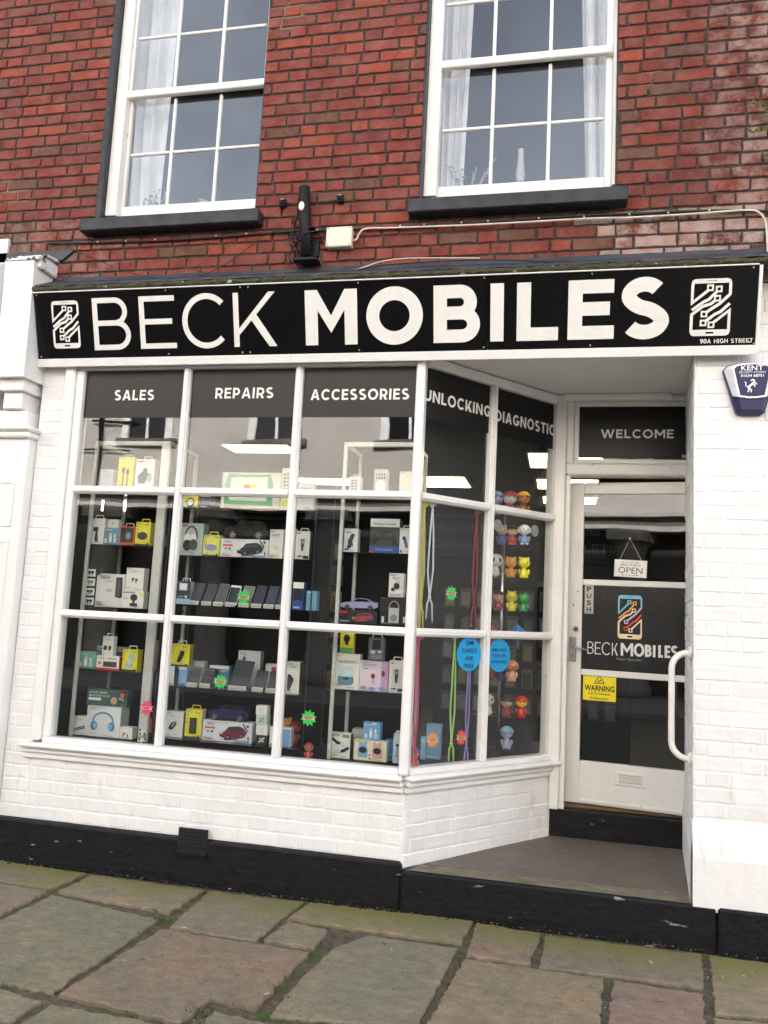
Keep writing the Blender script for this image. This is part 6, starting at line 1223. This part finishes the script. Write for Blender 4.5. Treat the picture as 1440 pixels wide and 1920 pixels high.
figurine('panda figurine peeping up at the bottom of the SALES pane', 280, 0, 21, '#d3d1c4', '#e0ded2', None, ('round', '#151515'), '#151515', '#151515', '#151515', y=.2, z=.70, big=1.25); figurine('red and brown lion figurine at the bottom of the ACCESSORIES pane', 589, 0, 26, '#b5483a', '#c88a55', '#a8302a', y=.16, z=.70)
figurine('golden yellow bear figurine standing behind the white and blue box', 543, 0, 44, '#c9952f', '#cf9c38', None, ('round', '#cf9c38'), y=.52, z=.72); figurine('rust red figurine standing beside the golden yellow bear', 561, 0, 38, '#8e3a22', '#a34a2a', '#7a2a1a', y=.52, z=.72)
figurine('orange and blue figurine at the foot of the pink lanyard', 783, 0, 34, '#d9762f', '#dd8a3a', '#2a58a8', y=.14, z=.70)
# suction hooks, blue panels
for u, v, t in ((938, 985, 'grey suction disc on the angled pane left of the figures'), (1007, 995, 'grey suction disc on the angled pane right of the figures')):
    c = RET.uv(u, v); m = MB(RET.M); r0 = .036; m.ellprism(c[0], c[1], r0, r0 * 1.05, .018, .022, mat('suction_rubber', (.3, .31, .32), .4), 28); m.ellprism(c[0], c[1], r0 * .5, r0 * .55, .0223, .03, PLUSH, 20); obj('suction_disc', m, loc=RET.M @ Vector((c[0], .018, c[1])), label=t, cat='suction disc')
k('tall light blue box behind the orange star', (798, 1374, 826, 1440), .5, .70, '#6f9cc4', [('r', .1, .05, .9, .1, 's')], depth=.05); k('narrow pale blue box left of the tall light blue box', (788, 1382, 797, 1440), .46, .70, '#8fb5d3', [('r', .2, .8, .8, .84, 'w')], depth=.05)
# ------------------------------------------------------------------ pegboards hung with packs, deep in the shop
PEG = mat('pegboard_black', (.004, .004, .0045), .6, var=.2, scale=10, spec=.2)
def pegboard(x0, x1, y, z0, z1, label):
    e = empty('pegboard', ((x0 + x1) / 2, y, .39), label, 'pegboard'); obj('panel', MB().box(x0, x1, y, y + .03, z0, z1, PEG, .003), e); obj('stand', MB().box(x0 + .05, x1 - .05, y + .0305, y + .4, .39, .55, PEG, .01), e); return e
pegboard(-.95, .55, 2.0, .5, 2.28, 'black pegboard hung with phone case packs behind the angled window'); pegboard(-2.25, -1.55, 1.6, .5, 2.2, 'black pegboard hung with yellow packs deep behind the ACCESSORIES pane')
m = MB(); m.box(-1.3, .6, 1.93, 1.97, 2.02, 2.36, PEG, .003); GT = ink('#2c2d2e'); m.text('ACCESSORIES - UNLOCKING', -.45, 2.26, .06, GT, 1.929, 1.5, .02); m.text('ANDROIDS - IPADS - TABLETS', -.38, 2.13, .06, GT, 1.929, 1.6, .02)
obj('hanging_board', m, loc=(-.35, 1.95, 2.02), label='black board with dim grey lettering above the hanging packs', cat='sign')
def pack(name, cols, w_, h_):
    out = []
    for i, (a, b) in enumerate(cols):
        e = empty(name, (0, -50, 0), 'x', 'phone case pack', 'phone case packs hanging on the pegboards'); 
        m = MB(Matrix.Translation((0, -50, 0))); m.box(-w_ / 2, w_ / 2, -.012, .0, -h_, 0, I(a), .002); draw_m = MB(); obj('card', m, e)
        m = MB(Matrix.Translation((0, -50, 0))); m.box(-w_ * .36, w_ * .36, -.02, -.0125, -h_ * .92, -h_ * .2, I(b), .006); m.ball((w_ * .18, -.02, -h_ * .3), (w_ * .08, .002, w_ * .08), PLUSH, 8, 4); obj('case', m, e)
        m = MB(Matrix.Translation((0, -50, 0))); m.tube([(0, .01, -.012), (0, -.05, -.012), (0, -.06, -.004)], .002, CHROME, 5); obj('hook', m, e); out.append(e)
    return out
protos = pack('hanging_pack', (('#5a5a56', '#8b8b84'), ('#6a6a55', '#3c3c38'), ('#3a3a3a', '#77756c'), ('#4b6f9c', '#7fb0e0'), ('#55523a', '#8f8a52'), ('#cbbf4a', '#8a8434')), .085, .15)
first = set(); n_ = 0
def hang(kind, x, y, z, label):
    p = protos[kind]
    if kind not in first: first.add(kind); p.location = (x, y, z); ORG[p.name] = Vector((x, y, z)); p['label'] = label
    else: copy_tree(p, (x, y, z), label)
for r_ in range(5):
    for c in range(11):
        if random.random() < .12: continue
        kd = random.choice((0, 0, 1, 2, 2, 4)) if not (r_ == 1 and c == 6) else 3
        hang(kd, -.85 + c * .125, 1.998, 1.78 - r_ * .2, 'blue phone case pack hanging among grey ones behind the angled window' if kd == 3 else 'dim grey phone case pack on a hook deep behind the angled window')
for r_ in range(6):
    for c in range(4): hang(random.choice((5, 4, 1, 0)), -2.1 + c * .14, 1.598, 2.1 - r_ * .2, 'dim yellowish pack on a hook deep behind the ACCESSORIES pane')
